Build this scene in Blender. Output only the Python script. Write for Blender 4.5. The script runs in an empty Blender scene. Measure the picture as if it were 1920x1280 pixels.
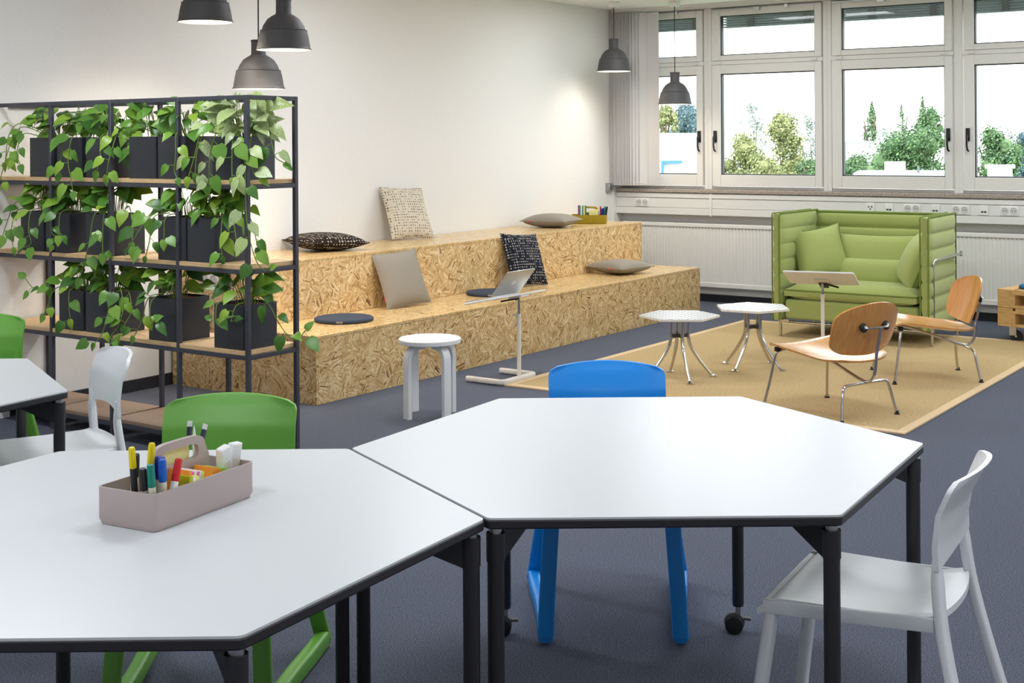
import bpy, bmesh, math, random
from math import sin, cos, pi, radians, sqrt, atan2
from mathutils import Vector, Matrix, Euler
random.seed(7)
SC = bpy.context.scene
COL = SC.collection

# ------------------------------------------------------------------ camera, sky, lights, exposure
YAW, ROLL = radians(34.2725), radians(-0.3604)
F_PX, CX, CY = 2465.4, 1005.25, 263.6
cd = bpy.data.cameras.new('camera'); cam = bpy.data.objects.new('camera', cd); COL.objects.link(cam)
fw = Vector((-sin(YAW), cos(YAW), 0)); rt = Vector((cos(YAW), sin(YAW), 0)); up = Vector((0, 0, 1))
r2 = rt*cos(ROLL) + up*sin(ROLL); u2 = up*cos(ROLL) - rt*sin(ROLL)
cam.matrix_world = Matrix(((r2.x, u2.x, -fw.x, 6.7409), (r2.y, u2.y, -fw.y, -11.2609), (r2.z, u2.z, -fw.z, 1.556), (0, 0, 0, 1)))
cd.sensor_width = 36; cd.lens = F_PX/1920*36
cd.shift_x = (960-CX)/1920; cd.shift_y = (CY-640)/1920
cd.clip_start = .05; cd.clip_end = 500
SC.camera = cam
SC.view_settings.view_transform = 'Standard'; SC.view_settings.look = 'None'
SC.view_settings.gamma = 1; SC.view_settings.use_curve_mapping = False
SC.view_settings.exposure = 0.5
W = bpy.data.worlds.new('overcast_sky'); SC.world = W; W.use_nodes = True
bg = W.node_tree.nodes['Background']; bg.inputs[0].default_value = (.93, .97, 1, 1); bg.inputs[1].default_value = 3.4

def area(name, loc, rot, sx, sy, power, color=(1, 1, 1), portal=False):
    l = bpy.data.lights.new(name, 'AREA'); l.shape = 'RECTANGLE'; l.size = sx; l.size_y = sy; l.energy = power; l.color = color
    if portal: l.cycles.is_portal = True
    o = bpy.data.objects.new(name, l); COL.objects.link(o); o.location = loc; o.rotation_euler = rot
    return o
area('window_portal', (4.4, .3, 1.95), (radians(-90), 0, 0), 8.8, 1.8, 10, portal=True)
for x in (1.6, 4.3, 7.0):                     # unseen ceiling lights, added in a regular grid to brighten the room
    for y in (-1.5, -4.6, -7.7, -10.8):
        area('ceiling_fill_light', (x, y, 2.835), (0, 0, 0), 1.2, .3, 20, (.915, .96, 1))

# ------------------------------------------------------------------ materials
def lin(c):
    return tuple(((v/255)/12.92 if v/255 <= .04045 else ((v/255+.055)/1.055)**2.4) for v in c) + (1,)
MATS = {}
class NT:
    def __init__(s, m): s.t = m.node_tree; s.n = s.t.nodes; s.l = s.t.links; s.b = s.n.get('Principled BSDF')
    def add(s, typ, ins=None, **kw):
        n = s.n.new(typ)
        for k, v in kw.items(): setattr(n, k, v)
        for k, v in (ins or {}).items():
            if isinstance(v, tuple) and len(v) == 2 and hasattr(v[0], 'outputs'): s.l.new(v[0].outputs[v[1]], n.inputs[k])
            elif hasattr(v, 'outputs'): s.l.new(v.outputs[0], n.inputs[k])
            else: n.inputs[k].default_value = v
        return n
    def math(s, op, a, b=0.0, c=None):
        i = {0: a, 1: b}
        if c is not None: i[2] = c
        return s.add('ShaderNodeMath', i, operation=op)
    def mix(s, fac, a, b):
        n = s.n.new('ShaderNodeMix'); n.data_type = 'RGBA'
        for k, v in ((0, fac), (6, a), (7, b)):
            if isinstance(v, tuple) and len(v) == 2 and hasattr(v[0], 'outputs'): s.l.new(v[0].outputs[v[1]], n.inputs[k])
            elif hasattr(v, 'outputs'): s.l.new(v.outputs[2] if v.bl_idname == 'ShaderNodeMix' else v.outputs[0], n.inputs[k])
            else: n.inputs[k].default_value = v
        return n
    def ramp(s, fac, stops, interp='LINEAR'):
        n = s.n.new('ShaderNodeValToRGB'); n.color_ramp.interpolation = interp
        e = n.color_ramp.elements
        while len(e) < len(stops): e.new(.5)
        for i, (p, c) in enumerate(stops): e[i].position = p; e[i].color = c
        s.l.new(fac[0].outputs[fac[1]] if isinstance(fac, tuple) else fac.outputs[0], n.inputs[0])
        return n
    def color(s, n): s.l.new(n.outputs[2] if n.bl_idname == 'ShaderNodeMix' else n.outputs[0], s.b.inputs['Base Color'])
    def bump(s, h, strength=.3, dist=.01):
        b = s.add('ShaderNodeBump', {'Height': h, 'Strength': strength, 'Distance': dist}); s.l.new(b.outputs[0], s.b.inputs['Normal'])
def pm(name, rgb, rough=.5, metal=0, spec=.5, **kw):
    m = bpy.data.materials.new(name); m.use_nodes = True; MATS[name] = m
    b = m.node_tree.nodes['Principled BSDF']
    b.inputs['Base Color'].default_value = lin(rgb); b.inputs['Roughness'].default_value = rough
    b.inputs['Metallic'].default_value = metal; b.inputs['Specular IOR Level'].default_value = spec
    for k, v in kw.items(): b.inputs[k.replace('_', ' ')].default_value = v
    m.diffuse_color = lin(rgb)
    return m
def noisy(name, rgb, rgb2, scale, rough=.6, bump=.0, dist=.002, detail=2, spec=.5, stretch=None, coord='Object', **kw):
    m = pm(name, rgb, rough, spec=spec, **kw); t = NT(m)
    tc = t.add('ShaderNodeTexCoord')
    mp = t.add('ShaderNodeMapping', {0: (tc, coord)}); mp.inputs['Scale'].default_value = stretch or (1, 1, 1)
    n = t.add('ShaderNodeTexNoise', {'Vector': mp, 'Scale': scale, 'Detail': detail})
    r = t.ramp((n, 0), [(.32, lin(rgb)), (.68, lin(rgb2))]); t.color(r)
    if bump: t.bump((n, 0), bump, dist)
    return m

noisy('wall_paint', (236, 234, 232), (239, 237, 235), 60, .75, .06, .001)
pm('ceiling_paint', (250, 250, 249), .85)
noisy('carpet', (50, 54, 68), (120, 124, 138), 250, .95, .5, .003, spec=.1)
pm('skirting', (38, 40, 48), .6)
pm('trunking', (232, 231, 228), .45)
pm('window_white', (228, 225, 222), .35)
pm('gasket', (40, 44, 50), .5)
pm('radiator_white', (236, 234, 230), .4)
pm('recess_wall', (205, 203, 202), .8)
noisy('granite', (112, 100, 92), (206, 194, 182), 110, .25, detail=4)
pm('socket_white', (240, 240, 238), .35)
pm('socket_dark', (60, 60, 62), .5)
pm('switch_grey', (150, 150, 152), .4)
pm('blind_fabric', (214, 211, 212), .8)
pm('black_metal', (52, 52, 60), .45)
pm('frame_metal', (66, 66, 76), .42, spec=.5)
pm('handle_black', (28, 28, 30), .35)
pm('white_plastic', (236, 238, 240), .38)
pm('blue_plastic', (8, 138, 226), .36)
pm('green_plastic', (108, 170, 66), .38)
pm('laminate_white', (216, 218, 221), .3, spec=.5)
pm('table_black', (44, 42, 46), .42)
pm('chrome', (205, 203, 200), .12, 1)
pm('aluminium', (205, 205, 205), .28, 1)
pm('white_lacquer', (238, 238, 238), .4)
pm('offwhite_metal', (232, 226, 218), .4)
pm('rubber_grey', (74, 72, 74), .62)
pm('lamp_inside', (240, 238, 230), .6)
pm('rubber_black', (22, 22, 24), .6)
pm('planter_black', (46, 47, 54), .42)
noisy('soil', (70, 40, 28), (128, 78, 54), 90, .95, .8, .01)
noisy('sofa_green', (158, 170, 96), (174, 184, 114), 420, .85, .25, .001, spec=.2, Sheen_Weight=.25)
noisy('piping_green', (112, 128, 58), (126, 142, 70), 420, .85, spec=.2)
noisy('cushion_grey', (146, 138, 126), (162, 153, 141), 500, .9, .3, .001, spec=.15)
noisy('pad_navy', (58, 66, 80), (78, 86, 102), 500, .9, .3, .001, spec=.15)
noisy('pad_blue', (30, 92, 140), (40, 110, 160), 500, .9, .3, .001, spec=.15)
pm('tag_red', (226, 60, 70), .7)
pm('caddy_mauve', (184, 168, 164), .45)
pm('caddy_mustard', (160, 138, 22), .45)
pm('base_shelf_tan', (150, 124, 104), .5)
pm('laptop_alu', (196, 194, 192), .32, .7)
pm('logo_white', (244, 244, 244), .3)
pm('stem_green', (120, 150, 60), .6)
pm('facade_white', (225, 228, 232), .8)
pm('blue_paint', (70, 130, 200), .6)
pm('bark', (110, 98, 84), .9)
pm('blind_slat_grey', (120, 128, 134), .5)
pm('bracket_grey', (92, 92, 94), .6)
for nm, c in (('ink_black', (40, 38, 42)), ('ink_yellow', (232, 210, 20)), ('ink_teal', (24, 130, 112)), ('ink_blue', (22, 92, 190)), ('ink_navy', (34, 50, 150)),
              ('ink_red', (206, 34, 40)), ('paper_cream', (240, 232, 160)), ('label_cream', (232, 226, 205)), ('paper_white', (244, 244, 240)), ('paper_pink', (238, 110, 170)),
              ('paper_orange', (244, 160, 60)), ('paper_green', (160, 214, 110)), ('paper_yellow', (240, 236, 120)), ('paper_lime', (190, 190, 30)), ('steel', (215, 215, 212)),
              ('adapter_white', (236, 236, 235)), ('cable_dark', (44, 50, 66)), ('paper_teal', (90, 140, 140)), ('paper_plum', (140, 80, 110))):
    pm(nm, c, .45, spec=.4)

def glass():
    m = bpy.data.materials.new('window_glass'); m.use_nodes = True; t = NT(m); t.n.remove(t.b)
    out = t.n['Material Output']
    tr = t.add('ShaderNodeBsdfTransparent', {0: (.97, .985, .98, 1)}); gl = t.add('ShaderNodeBsdfGlossy', {'Roughness': .02})
    fr = t.add('ShaderNodeFresnel', {0: 1.35}); mx = t.add('ShaderNodeMixShader', {0: fr, 1: tr, 2: gl})
    t.l.new(mx.outputs[0], out.inputs[0]); MATS['window_glass'] = m
glass()
def emit(name, rgb, s):
    m = pm(name, rgb, .5); b = m.node_tree.nodes['Principled BSDF']
    b.inputs['Emission Color'].default_value = lin(rgb); b.inputs['Emission Strength'].default_value = s
emit('bulb_glow', (255, 244, 226), 9)

def wood(name, c1, c2, c3, scale, stretch, rough=.4, spec=.5, coat=0):
    m = pm(name, c2, rough, spec=spec); t = NT(m); tc = t.add('ShaderNodeTexCoord')
    mp = t.add('ShaderNodeMapping', {0: (tc, 'UV')}); mp.inputs['Scale'].default_value = stretch
    n1 = t.add('ShaderNodeTexNoise', {'Vector': mp, 'Scale': scale, 'Detail': 5, 'Roughness': .6, 'Distortion': .4})
    r = t.ramp((n1, 0), [(.25, lin(c1)), (.5, lin(c2)), (.75, lin(c3))]); t.color(r)
    if coat: t.b.inputs['Coat Weight'].default_value = coat; t.b.inputs['Coat Roughness'].default_value = .2
wood('ply_ash', (190, 120, 52), (216, 150, 76), (230, 174, 104), 3, (60, 3, 1), .22, .6, .4)
wood('ply_edge', (112, 62, 34), (150, 88, 52), (176, 112, 70), 6, (8, 60, 1), .5)
wood('pine', (190, 140, 84), (220, 176, 116), (236, 200, 144), 3, (4, 40, 1), .6)
wood('shelf_ply', (210, 168, 116), (228, 190, 140), (238, 206, 162), 3, (5, 40, 1), .55)
wood('board_edge', (214, 186, 160), (232, 206, 182), (240, 220, 200), 4, (3, 60, 1), .6)

def osb(name, rough, dark, lo, hi):
    m = pm(name, (214, 176, 116), rough); t = NT(m); tc = t.add('ShaderNodeTexCoord')
    def layer(seed, cell, length, width):
        mp = t.add('ShaderNodeMapping', {0: (tc, 'UV')}); mp.inputs['Location'].default_value = (seed, seed*1.7, 0)
        nz = t.add('ShaderNodeTexNoise', {'Vector': mp, 'Scale': 30, 'Detail': 1})
        off = t.add('ShaderNodeVectorMath', {0: (nz, 1), 1: (.03, .03, 0)}, operation='MULTIPLY')
        pos = t.add('ShaderNodeVectorMath', {0: mp, 1: off}, operation='ADD')
        v = t.add('ShaderNodeTexVoronoi', {'Vector': pos, 'Scale': 1/cell}, voronoi_dimensions='2D')
        sp = t.add('ShaderNodeSeparateColor', {0: (v, 1)})
        ang = t.math('MULTIPLY', sp, 6.28)
        ro = t.add('ShaderNodeVectorRotate', {'Vector': mp, 'Angle': ang}, rotation_type='Z_AXIS')
        st = t.add('ShaderNodeVectorMath', {0: ro, 1: (1/length, 1/width, 1)}, operation='MULTIPLY')
        c = t.add('ShaderNodeTexVoronoi', {'Vector': st, 'Scale': 1.0}, voronoi_dimensions='2D')
        sc = t.add('ShaderNodeSeparateColor', {0: (c, 1)})
        gs = t.add('ShaderNodeVectorMath', {0: st, 1: (.8, 6, 1)}, operation='MULTIPLY')
        g = t.add('ShaderNodeTexNoise', {'Vector': gs, 'Scale': 1.5, 'Detail': 3})
        return sc, g, v
    A, ga, va = layer(0, .08, .075, .011); B, gb, vb = layer(5.3, .055, .05, .007)
    sel = t.math('GREATER_THAN', (A, 2), .5)
    val = t.math('ADD', t.math('MULTIPLY', A, t.math('SUBTRACT', 1.0, sel)), t.math('MULTIPLY', B, sel))
    fine = t.math('MULTIPLY', t.math('SUBTRACT', (ga, 0), .5), .5)
    val2 = t.math('ADD', val, fine)
    stops = [(.0, lin((104, 66, 34))), (dark, lin((140, 96, 54))), (dark+.03, lin(lo)), (.3, lin((212, 174, 116))), (.55, lin((222, 186, 130))), (.8, lin((234, 204, 152))), (1, lin(hi))]
    r = t.ramp(val2, stops); t.color(r)
    t.bump(val, .15, .002)
osb('osb_front', .5, .038, (190, 144, 84), (246, 226, 182)); osb('osb_top', .24, .008, (208, 170, 112), (234, 206, 156))

def dots(name, base, ink, s=46):
    m = pm(name, base, .9, spec=.15); t = NT(m); tc = t.add('ShaderNodeTexCoord')
    sc = t.add('ShaderNodeVectorMath', {0: (tc, 'UV'), 1: (s, s, 0)}, operation='MULTIPLY')
    fl = t.add('ShaderNodeVectorMath', {0: sc}, operation='FLOOR'); fr = t.add('ShaderNodeVectorMath', {0: sc}, operation='FRACTION')
    f = t.add('ShaderNodeSeparateXYZ', {0: fr}); w = t.add('ShaderNodeTexWhiteNoise', {0: fl}, noise_dimensions='2D'); wc = t.add('ShaderNodeSeparateColor', {0: (w, 1)})
    dx = t.math('SUBTRACT', f, .5); dy = t.math('SUBTRACT', (f, 1), .5)
    rr = t.math('SQRT', t.math('ADD', t.math('MULTIPLY', dx, dx), t.math('MULTIPLY', dy, dy)))
    dot = t.math('MULTIPLY', t.math('LESS_THAN', rr, .21), t.math('GREATER_THAN', wc, .42))
    hl = t.math('MULTIPLY', t.math('LESS_THAN', t.math('ABSOLUTE', dy), .05), t.math('GREATER_THAN', (wc, 1), .72))
    vl = t.math('MULTIPLY', t.math('LESS_THAN', t.math('ABSOLUTE', dx), .05), t.math('GREATER_THAN', (wc, 2), .76))
    k = t.math('MAXIMUM', dot, t.math('MAXIMUM', hl, vl))
    t.color(t.mix(k, lin(base), lin(ink)))
dots('dots_cream', (216, 205, 186), (52, 46, 42)); dots('dots_brown', (44, 36, 34), (200, 190, 172)); dots('dots_navy', (36, 38, 50), (206, 200, 188))

def sisal():
    m = pm('sisal', (200, 168, 112), .95, spec=.1); t = NT(m); tc = t.add('ShaderNodeTexCoord')
    mp = t.add('ShaderNodeMapping', {0: (tc, 'Object')}); mp.inputs['Scale'].default_value = (60, 160, 1)
    n = t.add('ShaderNodeTexNoise', {'Vector': mp, 'Scale': 1.0, 'Detail': 3})
    n2 = t.add('ShaderNodeTexNoise', {'Vector': (tc, 'Object'), 'Scale': 3.0})
    r = t.ramp((n, 0), [(.3, lin((172, 146, 104))), (.7, lin((206, 182, 138)))])
    t.color(t.mix(t.math('MULTIPLY', (n2, 0), .25), r, lin((184, 156, 112)))); t.bump((n, 0), .5, .004)
sisal(); noisy('rug_border', (214, 186, 146), (228, 202, 166), 300, .9, .2, .001, spec=.1)

def top_pattern(name, kind):
    m = pm(name, (226, 226, 226), .35); t = NT(m); tc = t.add('ShaderNodeTexCoord')
    if kind == 'stripes':
        sx = t.add('ShaderNodeSeparateXYZ', {0: (tc, 'Object')})
        fr = t.math('FRACT', t.math('MULTIPLY', sx, 21.0)); k = t.math('LESS_THAN', fr, .12)
    else:
        mp = t.add('ShaderNodeMapping', {0: (tc, 'Object')}); mp.inputs['Scale'].default_value = (22, 22, 0); mp.inputs['Rotation'].default_value = (0, 0, .52)
        fl = t.add('ShaderNodeVectorMath', {0: mp}, operation='FLOOR'); fr = t.add('ShaderNodeVectorMath', {0: mp}, operation='FRACTION')
        f = t.add('ShaderNodeSeparateXYZ', {0: fr}); a = t.math('LESS_THAN', f, .16); b = t.math('LESS_THAN', (f, 1), .16)
        c = t.math('LESS_THAN', t.math('ABSOLUTE', t.math('SUBTRACT', f, (f, 1))), .1)
        k = t.math('MAXIMUM', t.math('MAXIMUM', a, b), c)
    t.color(t.mix(k, lin((230, 230, 230)), lin((92, 94, 102))))
top_pattern('top_stripes', 'stripes'); top_pattern('top_lattice', 'lattice')

def leafmat(name, c1, c2, cream=0.0):
    m = pm(name, c1, .32, spec=.5); t = NT(m); oi = t.add('ShaderNodeObjectInfo')
    tc = t.add('ShaderNodeTexCoord')
    base = t.ramp((oi, 'Random'), [(0, lin(c1)), (.55, lin(c2)), (1, lin((150, 182, 58)))])
    mp = t.add('ShaderNodeMapping', {0: (tc, 'Object')}); mp.inputs['Scale'].default_value = (9, 3, 1)
    n = t.add('ShaderNodeTexNoise', {'Vector': mp, 'Scale': 7.0, 'Detail': 3})
    lo = .62-cream*.16
    r = t.ramp((n, 0), [(lo, (0, 0, 0, 1)), (lo+.05, (1, 1, 1, 1))])
    t.color(t.mix(t.math('MULTIPLY', r, .3+.55*cream), base, lin((214, 222, 168))))
    t.b.inputs['Transmission Weight'].default_value = 0; t.b.inputs['Subsurface Weight'].default_value = 0
leafmat('leaf_green', (56, 104, 38), (108, 158, 52)); leafmat('leaf_variegated', (86, 124, 62), (122, 160, 84), 1.0)

def foliage(name, c1, c2):
    m = pm(name, c1, .7, spec=.2); t = NT(m); g = t.add('ShaderNodeNewGeometry')
    r = t.ramp((g, 'Random Per Island'), [(0, lin(c1)), (1, lin(c2))]); t.color(r)
foliage('fol_green', (44, 76, 50), (122, 150, 104)); foliage('fol_yellow', (100, 112, 68), (170, 172, 122)); foliage('fol_blue', (62, 88, 98), (118, 142, 144)); foliage('fol_hazy', (134, 148, 138), (156, 166, 158))  # distance haze is mixed into these leaf colours

# ------------------------------------------------------------------ mesh helpers
class MB:
    def __init__(s): s.v = []; s.f = []; s.mi = []
    def add(s, vs, fs, mi=0):
        o = len(s.v); s.v += [tuple(p) for p in vs]; s.f += [tuple(i+o for i in f) for f in fs]; s.mi += [mi]*len(fs)
        return s
    def box(s, x0, x1, y0, y1, z0, z1, M=None, mi=0):
        vs = [Vector((x, y, z)) for x in (x0, x1) for y in (y0, y1) for z in (z0, z1)]
        if M is not None: vs = [M @ v for v in vs]
        return s.add(vs, [(0, 1, 3, 2), (4, 6, 7, 5), (0, 4, 5, 1), (2, 3, 7, 6), (0, 2, 6, 4), (1, 5, 7, 3)], mi)
    def prism(s, pts, z0, z1, M=None, mi=0):
        n = len(pts); vs = [Vector((x, y, z0)) for x, y in pts]+[Vector((x, y, z1)) for x, y in pts]
        if M is not None: vs = [M @ v for v in vs]
        return s.add(vs, [tuple(range(n-1, -1, -1)), tuple(range(n, 2*n))]+[(i, (i+1) % n, n+(i+1) % n, n+i) for i in range(n)], mi)
    def lathe(s, prof, n=24, M=None, close=False, mi=0):
        vs = []; fs = []
        for r, z in prof: vs += [Vector((r*cos(2*pi*i/n), r*sin(2*pi*i/n), z)) for i in range(n)]
        if M is not None: vs = [M @ v for v in vs]
        m = len(prof)
        for j in range(m-1): fs += [(j*n+i, j*n+(i+1) % n, (j+1)*n+(i+1) % n, (j+1)*n+i) for i in range(n)]
        if close: fs += [tuple(range(n-1, -1, -1)), tuple(range((m-1)*n, m*n))]
        return s.add(vs, fs, mi)
    def cyl(s, c, r, z0, z1, n=16, M=None):
        T = Matrix.Translation((c[0], c[1], 0)); return s.lathe([(r, z0), (r, z1)], n, (M @ T) if M is not None else T, True)
    def sweep(s, path, sec, hint=(0, 0, 1), closed=False, scales=None):
        P = [Vector(p) for p in path]; n = len(P); k = len(sec); vs = []; h = Vector(hint); prev = None
        for i, p in enumerate(P):
            if closed: t = P[(i+1) % n]-P[i-1]
            else: t = P[min(i+1, n-1)]-P[max(i-1, 0)]
            t.normalize()
            if prev is None: a = h - t*h.dot(t)
            else: a = prev - t*prev.dot(t)
            if a.length < 1e-5: a = t.orthogonal()
            a.normalize(); b = t.cross(a); prev = a
            sc = scales[i] if scales else 1
            vs += [p+a*(x*sc)+b*(y*sc) for x, y in sec]
        fs = []
        for i in range(n if closed else n-1):
            j = (i+1) % n
            fs += [(i*k+q, i*k+(q+1) % k, j*k+(q+1) % k, j*k+q) for q in range(k)]
        if not closed: fs += [tuple(range(k-1, -1, -1)), tuple(range((n-1)*k, n*k))]
        return s.add(vs, fs)
    def tube(s, path, r, n=8, closed=False, hint=(0, 0, 1), scales=None):
        return s.sweep(path, [(r*cos(2*pi*i/n), r*sin(2*pi*i/n)) for i in range(n)], hint, closed, scales)
    def grid(s, fn, nu, nv, thick=None):
        """surface fn(u,v) -> (pos, normal) u,v in 0..1, closed by an offset back face when thick is set"""
        top = []; bot = []
        for j in range(nv+1):
            for i in range(nu+1):
                p, nn = fn(i/nu, j/nv); top.append(Vector(p)); bot.append(Vector(p)-Vector(nn)*(thick or 0))
        a = lambda i, j: j*(nu+1)+i
        fs = [(a(i, j), a(i+1, j), a(i+1, j+1), a(i, j+1)) for j in range(nv) for i in range(nu)]
        if thick is None: return s.add(top, fs)
        N = len(top); fs2 = [tuple(N+q for q in reversed(f)) for f in fs]
        rim = [a(i, 0) for i in range(nu)]+[a(nu, j) for j in range(nv)]+[a(i, nv) for i in range(nu, 0, -1)]+[a(0, j) for j in range(nv, 0, -1)]
        side = [(rim[q], N+rim[q], N+rim[(q+1) % len(rim)], rim[(q+1) % len(rim)]) for q in range(len(rim))]
        return s.add(top+bot, fs+fs2+side)
    def mesh(s, name, mats, smooth=40):
        me = bpy.data.meshes.new(name); me.from_pydata(s.v, [], s.f)
        for m in ([mats] if isinstance(mats, str) else mats): me.materials.append(MATS[m])
        for p, mi in zip(me.polygons, s.mi): p.material_index = mi
        uv = me.uv_layers.new(name='uv').data; vv = me.vertices
        for p in me.polygons:
            n = p.normal; ax, ay, az = abs(n.x), abs(n.y), abs(n.z)
            for li in p.loop_indices:
                c = vv[me.loops[li].vertex_index].co
                uv[li].uv = (c.x, c.y) if az >= ax and az >= ay else ((c.y, c.z) if ax >= ay else (c.x, c.z))
        if smooth:
            me.polygons.foreach_set('use_smooth', [True]*len(me.polygons)); me.set_sharp_from_angle(angle=radians(smooth))
        me.update(); return me
    def build(s, name, mats, parent=None, loc=None, rot=None, bevel=0, smooth=40, seg=2):
        o = bpy.data.objects.new(name, s.mesh(name, mats, smooth)); COL.objects.link(o)
        if parent is not None: o.parent = parent
        if loc is not None: o.location = loc
        if rot is not None: o.rotation_euler = rot
        if bevel:
            b = o.modifiers.new('bevel', 'BEVEL'); b.width = bevel; b.segments = seg; b.limit_method = 'ANGLE'; b.angle_limit = radians(50)
        return o
def thing(name, label, cat, loc=(0, 0, 0), rotz=0, group=None, rot=None):
    o = bpy.data.objects.new(name, None); COL.objects.link(o); o.empty_display_size = .1
    o.location = loc; o.rotation_euler = rot if rot else (0, 0, rotz)
    return tag(o, label, cat, group)
def tag(o, label, cat, group=None):
    o['label'] = label; o['category'] = cat
    if group: o['group'] = group
    return o
def struct(o): o['kind'] = 'structure'; return o
def stuff(o): o['kind'] = 'stuff'; return o
def share(src, name, parent, loc=(0, 0, 0), rot=(0, 0, 0), scale=None):
    o = bpy.data.objects.new(name, src.data if hasattr(src, 'data') else src); COL.objects.link(o); o.parent = parent; o.location = loc; o.rotation_euler = rot
    if scale: o.scale = scale
    return o
def smooth_path(pts, sub=5, closed=False):
    P = [Vector(p) for p in pts]; n = len(P); out = []
    for i in range(n if closed else n-1):
        p0 = P[i-1] if (closed or i > 0) else P[0]*2-P[1]; p1 = P[i]; p2 = P[(i+1) % n]
        p3 = P[(i+2) % n] if (closed or i+2 < n) else P[-1]*2-P[-2]
        for k in range(sub):
            t = k/sub
            out.append(.5*((2*p1)+(p2-p0)*t+(2*p0-5*p1+4*p2-p3)*t*t+(3*p1-p0-3*p2+p3)*t**3))
    if not closed: out.append(P[-1])
    return out
def rrect(w, h, r, n=4):
    pts = []
    for cx, cy, a in ((w/2-r, h/2-r, 0), (-w/2+r, h/2-r, 90), (-w/2+r, -h/2+r, 180), (w/2-r, -h/2+r, 270)):
        pts += [(cx+r*cos(radians(a+90*k/n)), cy+r*sin(radians(a+90*k/n))) for k in range(n+1)]
    return pts
def roundpoly(P, r, n=4):
    out = []; m = len(P)
    for i in range(m):
        a, b, c = Vector(P[i-1]), Vector(P[i]), Vector(P[(i+1) % m])
        d1 = (a-b).normalized(); d2 = (c-b).normalized(); half = d1.angle(d2)/2; L = r/math.tan(half)
        p, q = b+d1*L, b+d2*L
        for k in range(n+1):
            t = k/n; out.append(tuple((p*(1-t)**2+b*2*t*(1-t)+q*t*t)))
    return out

# ------------------------------------------------------------------ room shell
RX, RY, H = 9.0, -14.0, 2.845
struct(MB().box(-.2, RX+.2, RY-.2, .3, -.12, 0).build('floor', 'carpet'))
struct(MB().box(-.2, RX+.2, RY-.2, .3, H, H+.15).build('ceiling', 'ceiling_paint'))
struct(MB().box(-.2, 0, RY, .3, 0, H).build('wall_left', 'wall_paint'))
struct(MB().box(RX, RX+.2, RY, .3, 0, H).build('wall_right', 'wall_paint'))
struct(MB().box(-.2, RX+.2, RY-.2, RY, 0, H).build('wall_front', 'wall_paint'))
struct(MB().box(0, RX, .12, .3, 0, 1.04).build('wall_back', 'recess_wall'))
struct(MB().box(0, .025, RY, -6.757, 0, H).build('trim_2', 'wall_paint'))
struct(MB().box(0, .014, -6.757, 0, 0, .075).build('baseboard_left', 'skirting', bevel=.002))
struct(MB().box(0, RX, .106, .12, 0, .072).build('baseboard_back', 'skirting', bevel=.002))
struct(MB().box(0, RX, 0, .2, 1.045, 1.08).build('trim_1', 'granite', bevel=.004))           # stone window sill
struct(MB().box(0, .02, -.03, .12, .3, H).build('trim_3', 'trunking'))                          # corner strip by the windows
struct(MB().box(0, RX, .04, .2, 2.81, H).build('trim_4', 'window_white', bevel=.003))           # head above the windows
struct(MB().box(.02, RX, -.06, -.03, H-.022, H).build('trim_5', 'window_white', bevel=.002))    # blind track
# cable trunking under the sill: panels with cover lips
tr = MB().box(0.02, RX, .03, .115, .83, 1.04).build('trim_6', 'trunking'); struct(tr)
for x0, x1 in ((.02, 1.055), (1.075, 3.96), (3.98, 6.9), (6.92, RX)):
    for z0, z1 in ((.832, .895), (.899, .99), (.994, 1.038)):
        MB().box(x0, x1, .012 if z0 != .899 else .018, .034, z0, z1).build('panel', 'trunking', tr, bevel=.003)
for x in (1.065, 3.97, 6.91): MB().box(x-.012, x+.012, .006, .034, .824, 1.04).build('joint_cover', 'trunking', tr, bevel=.003)

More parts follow.
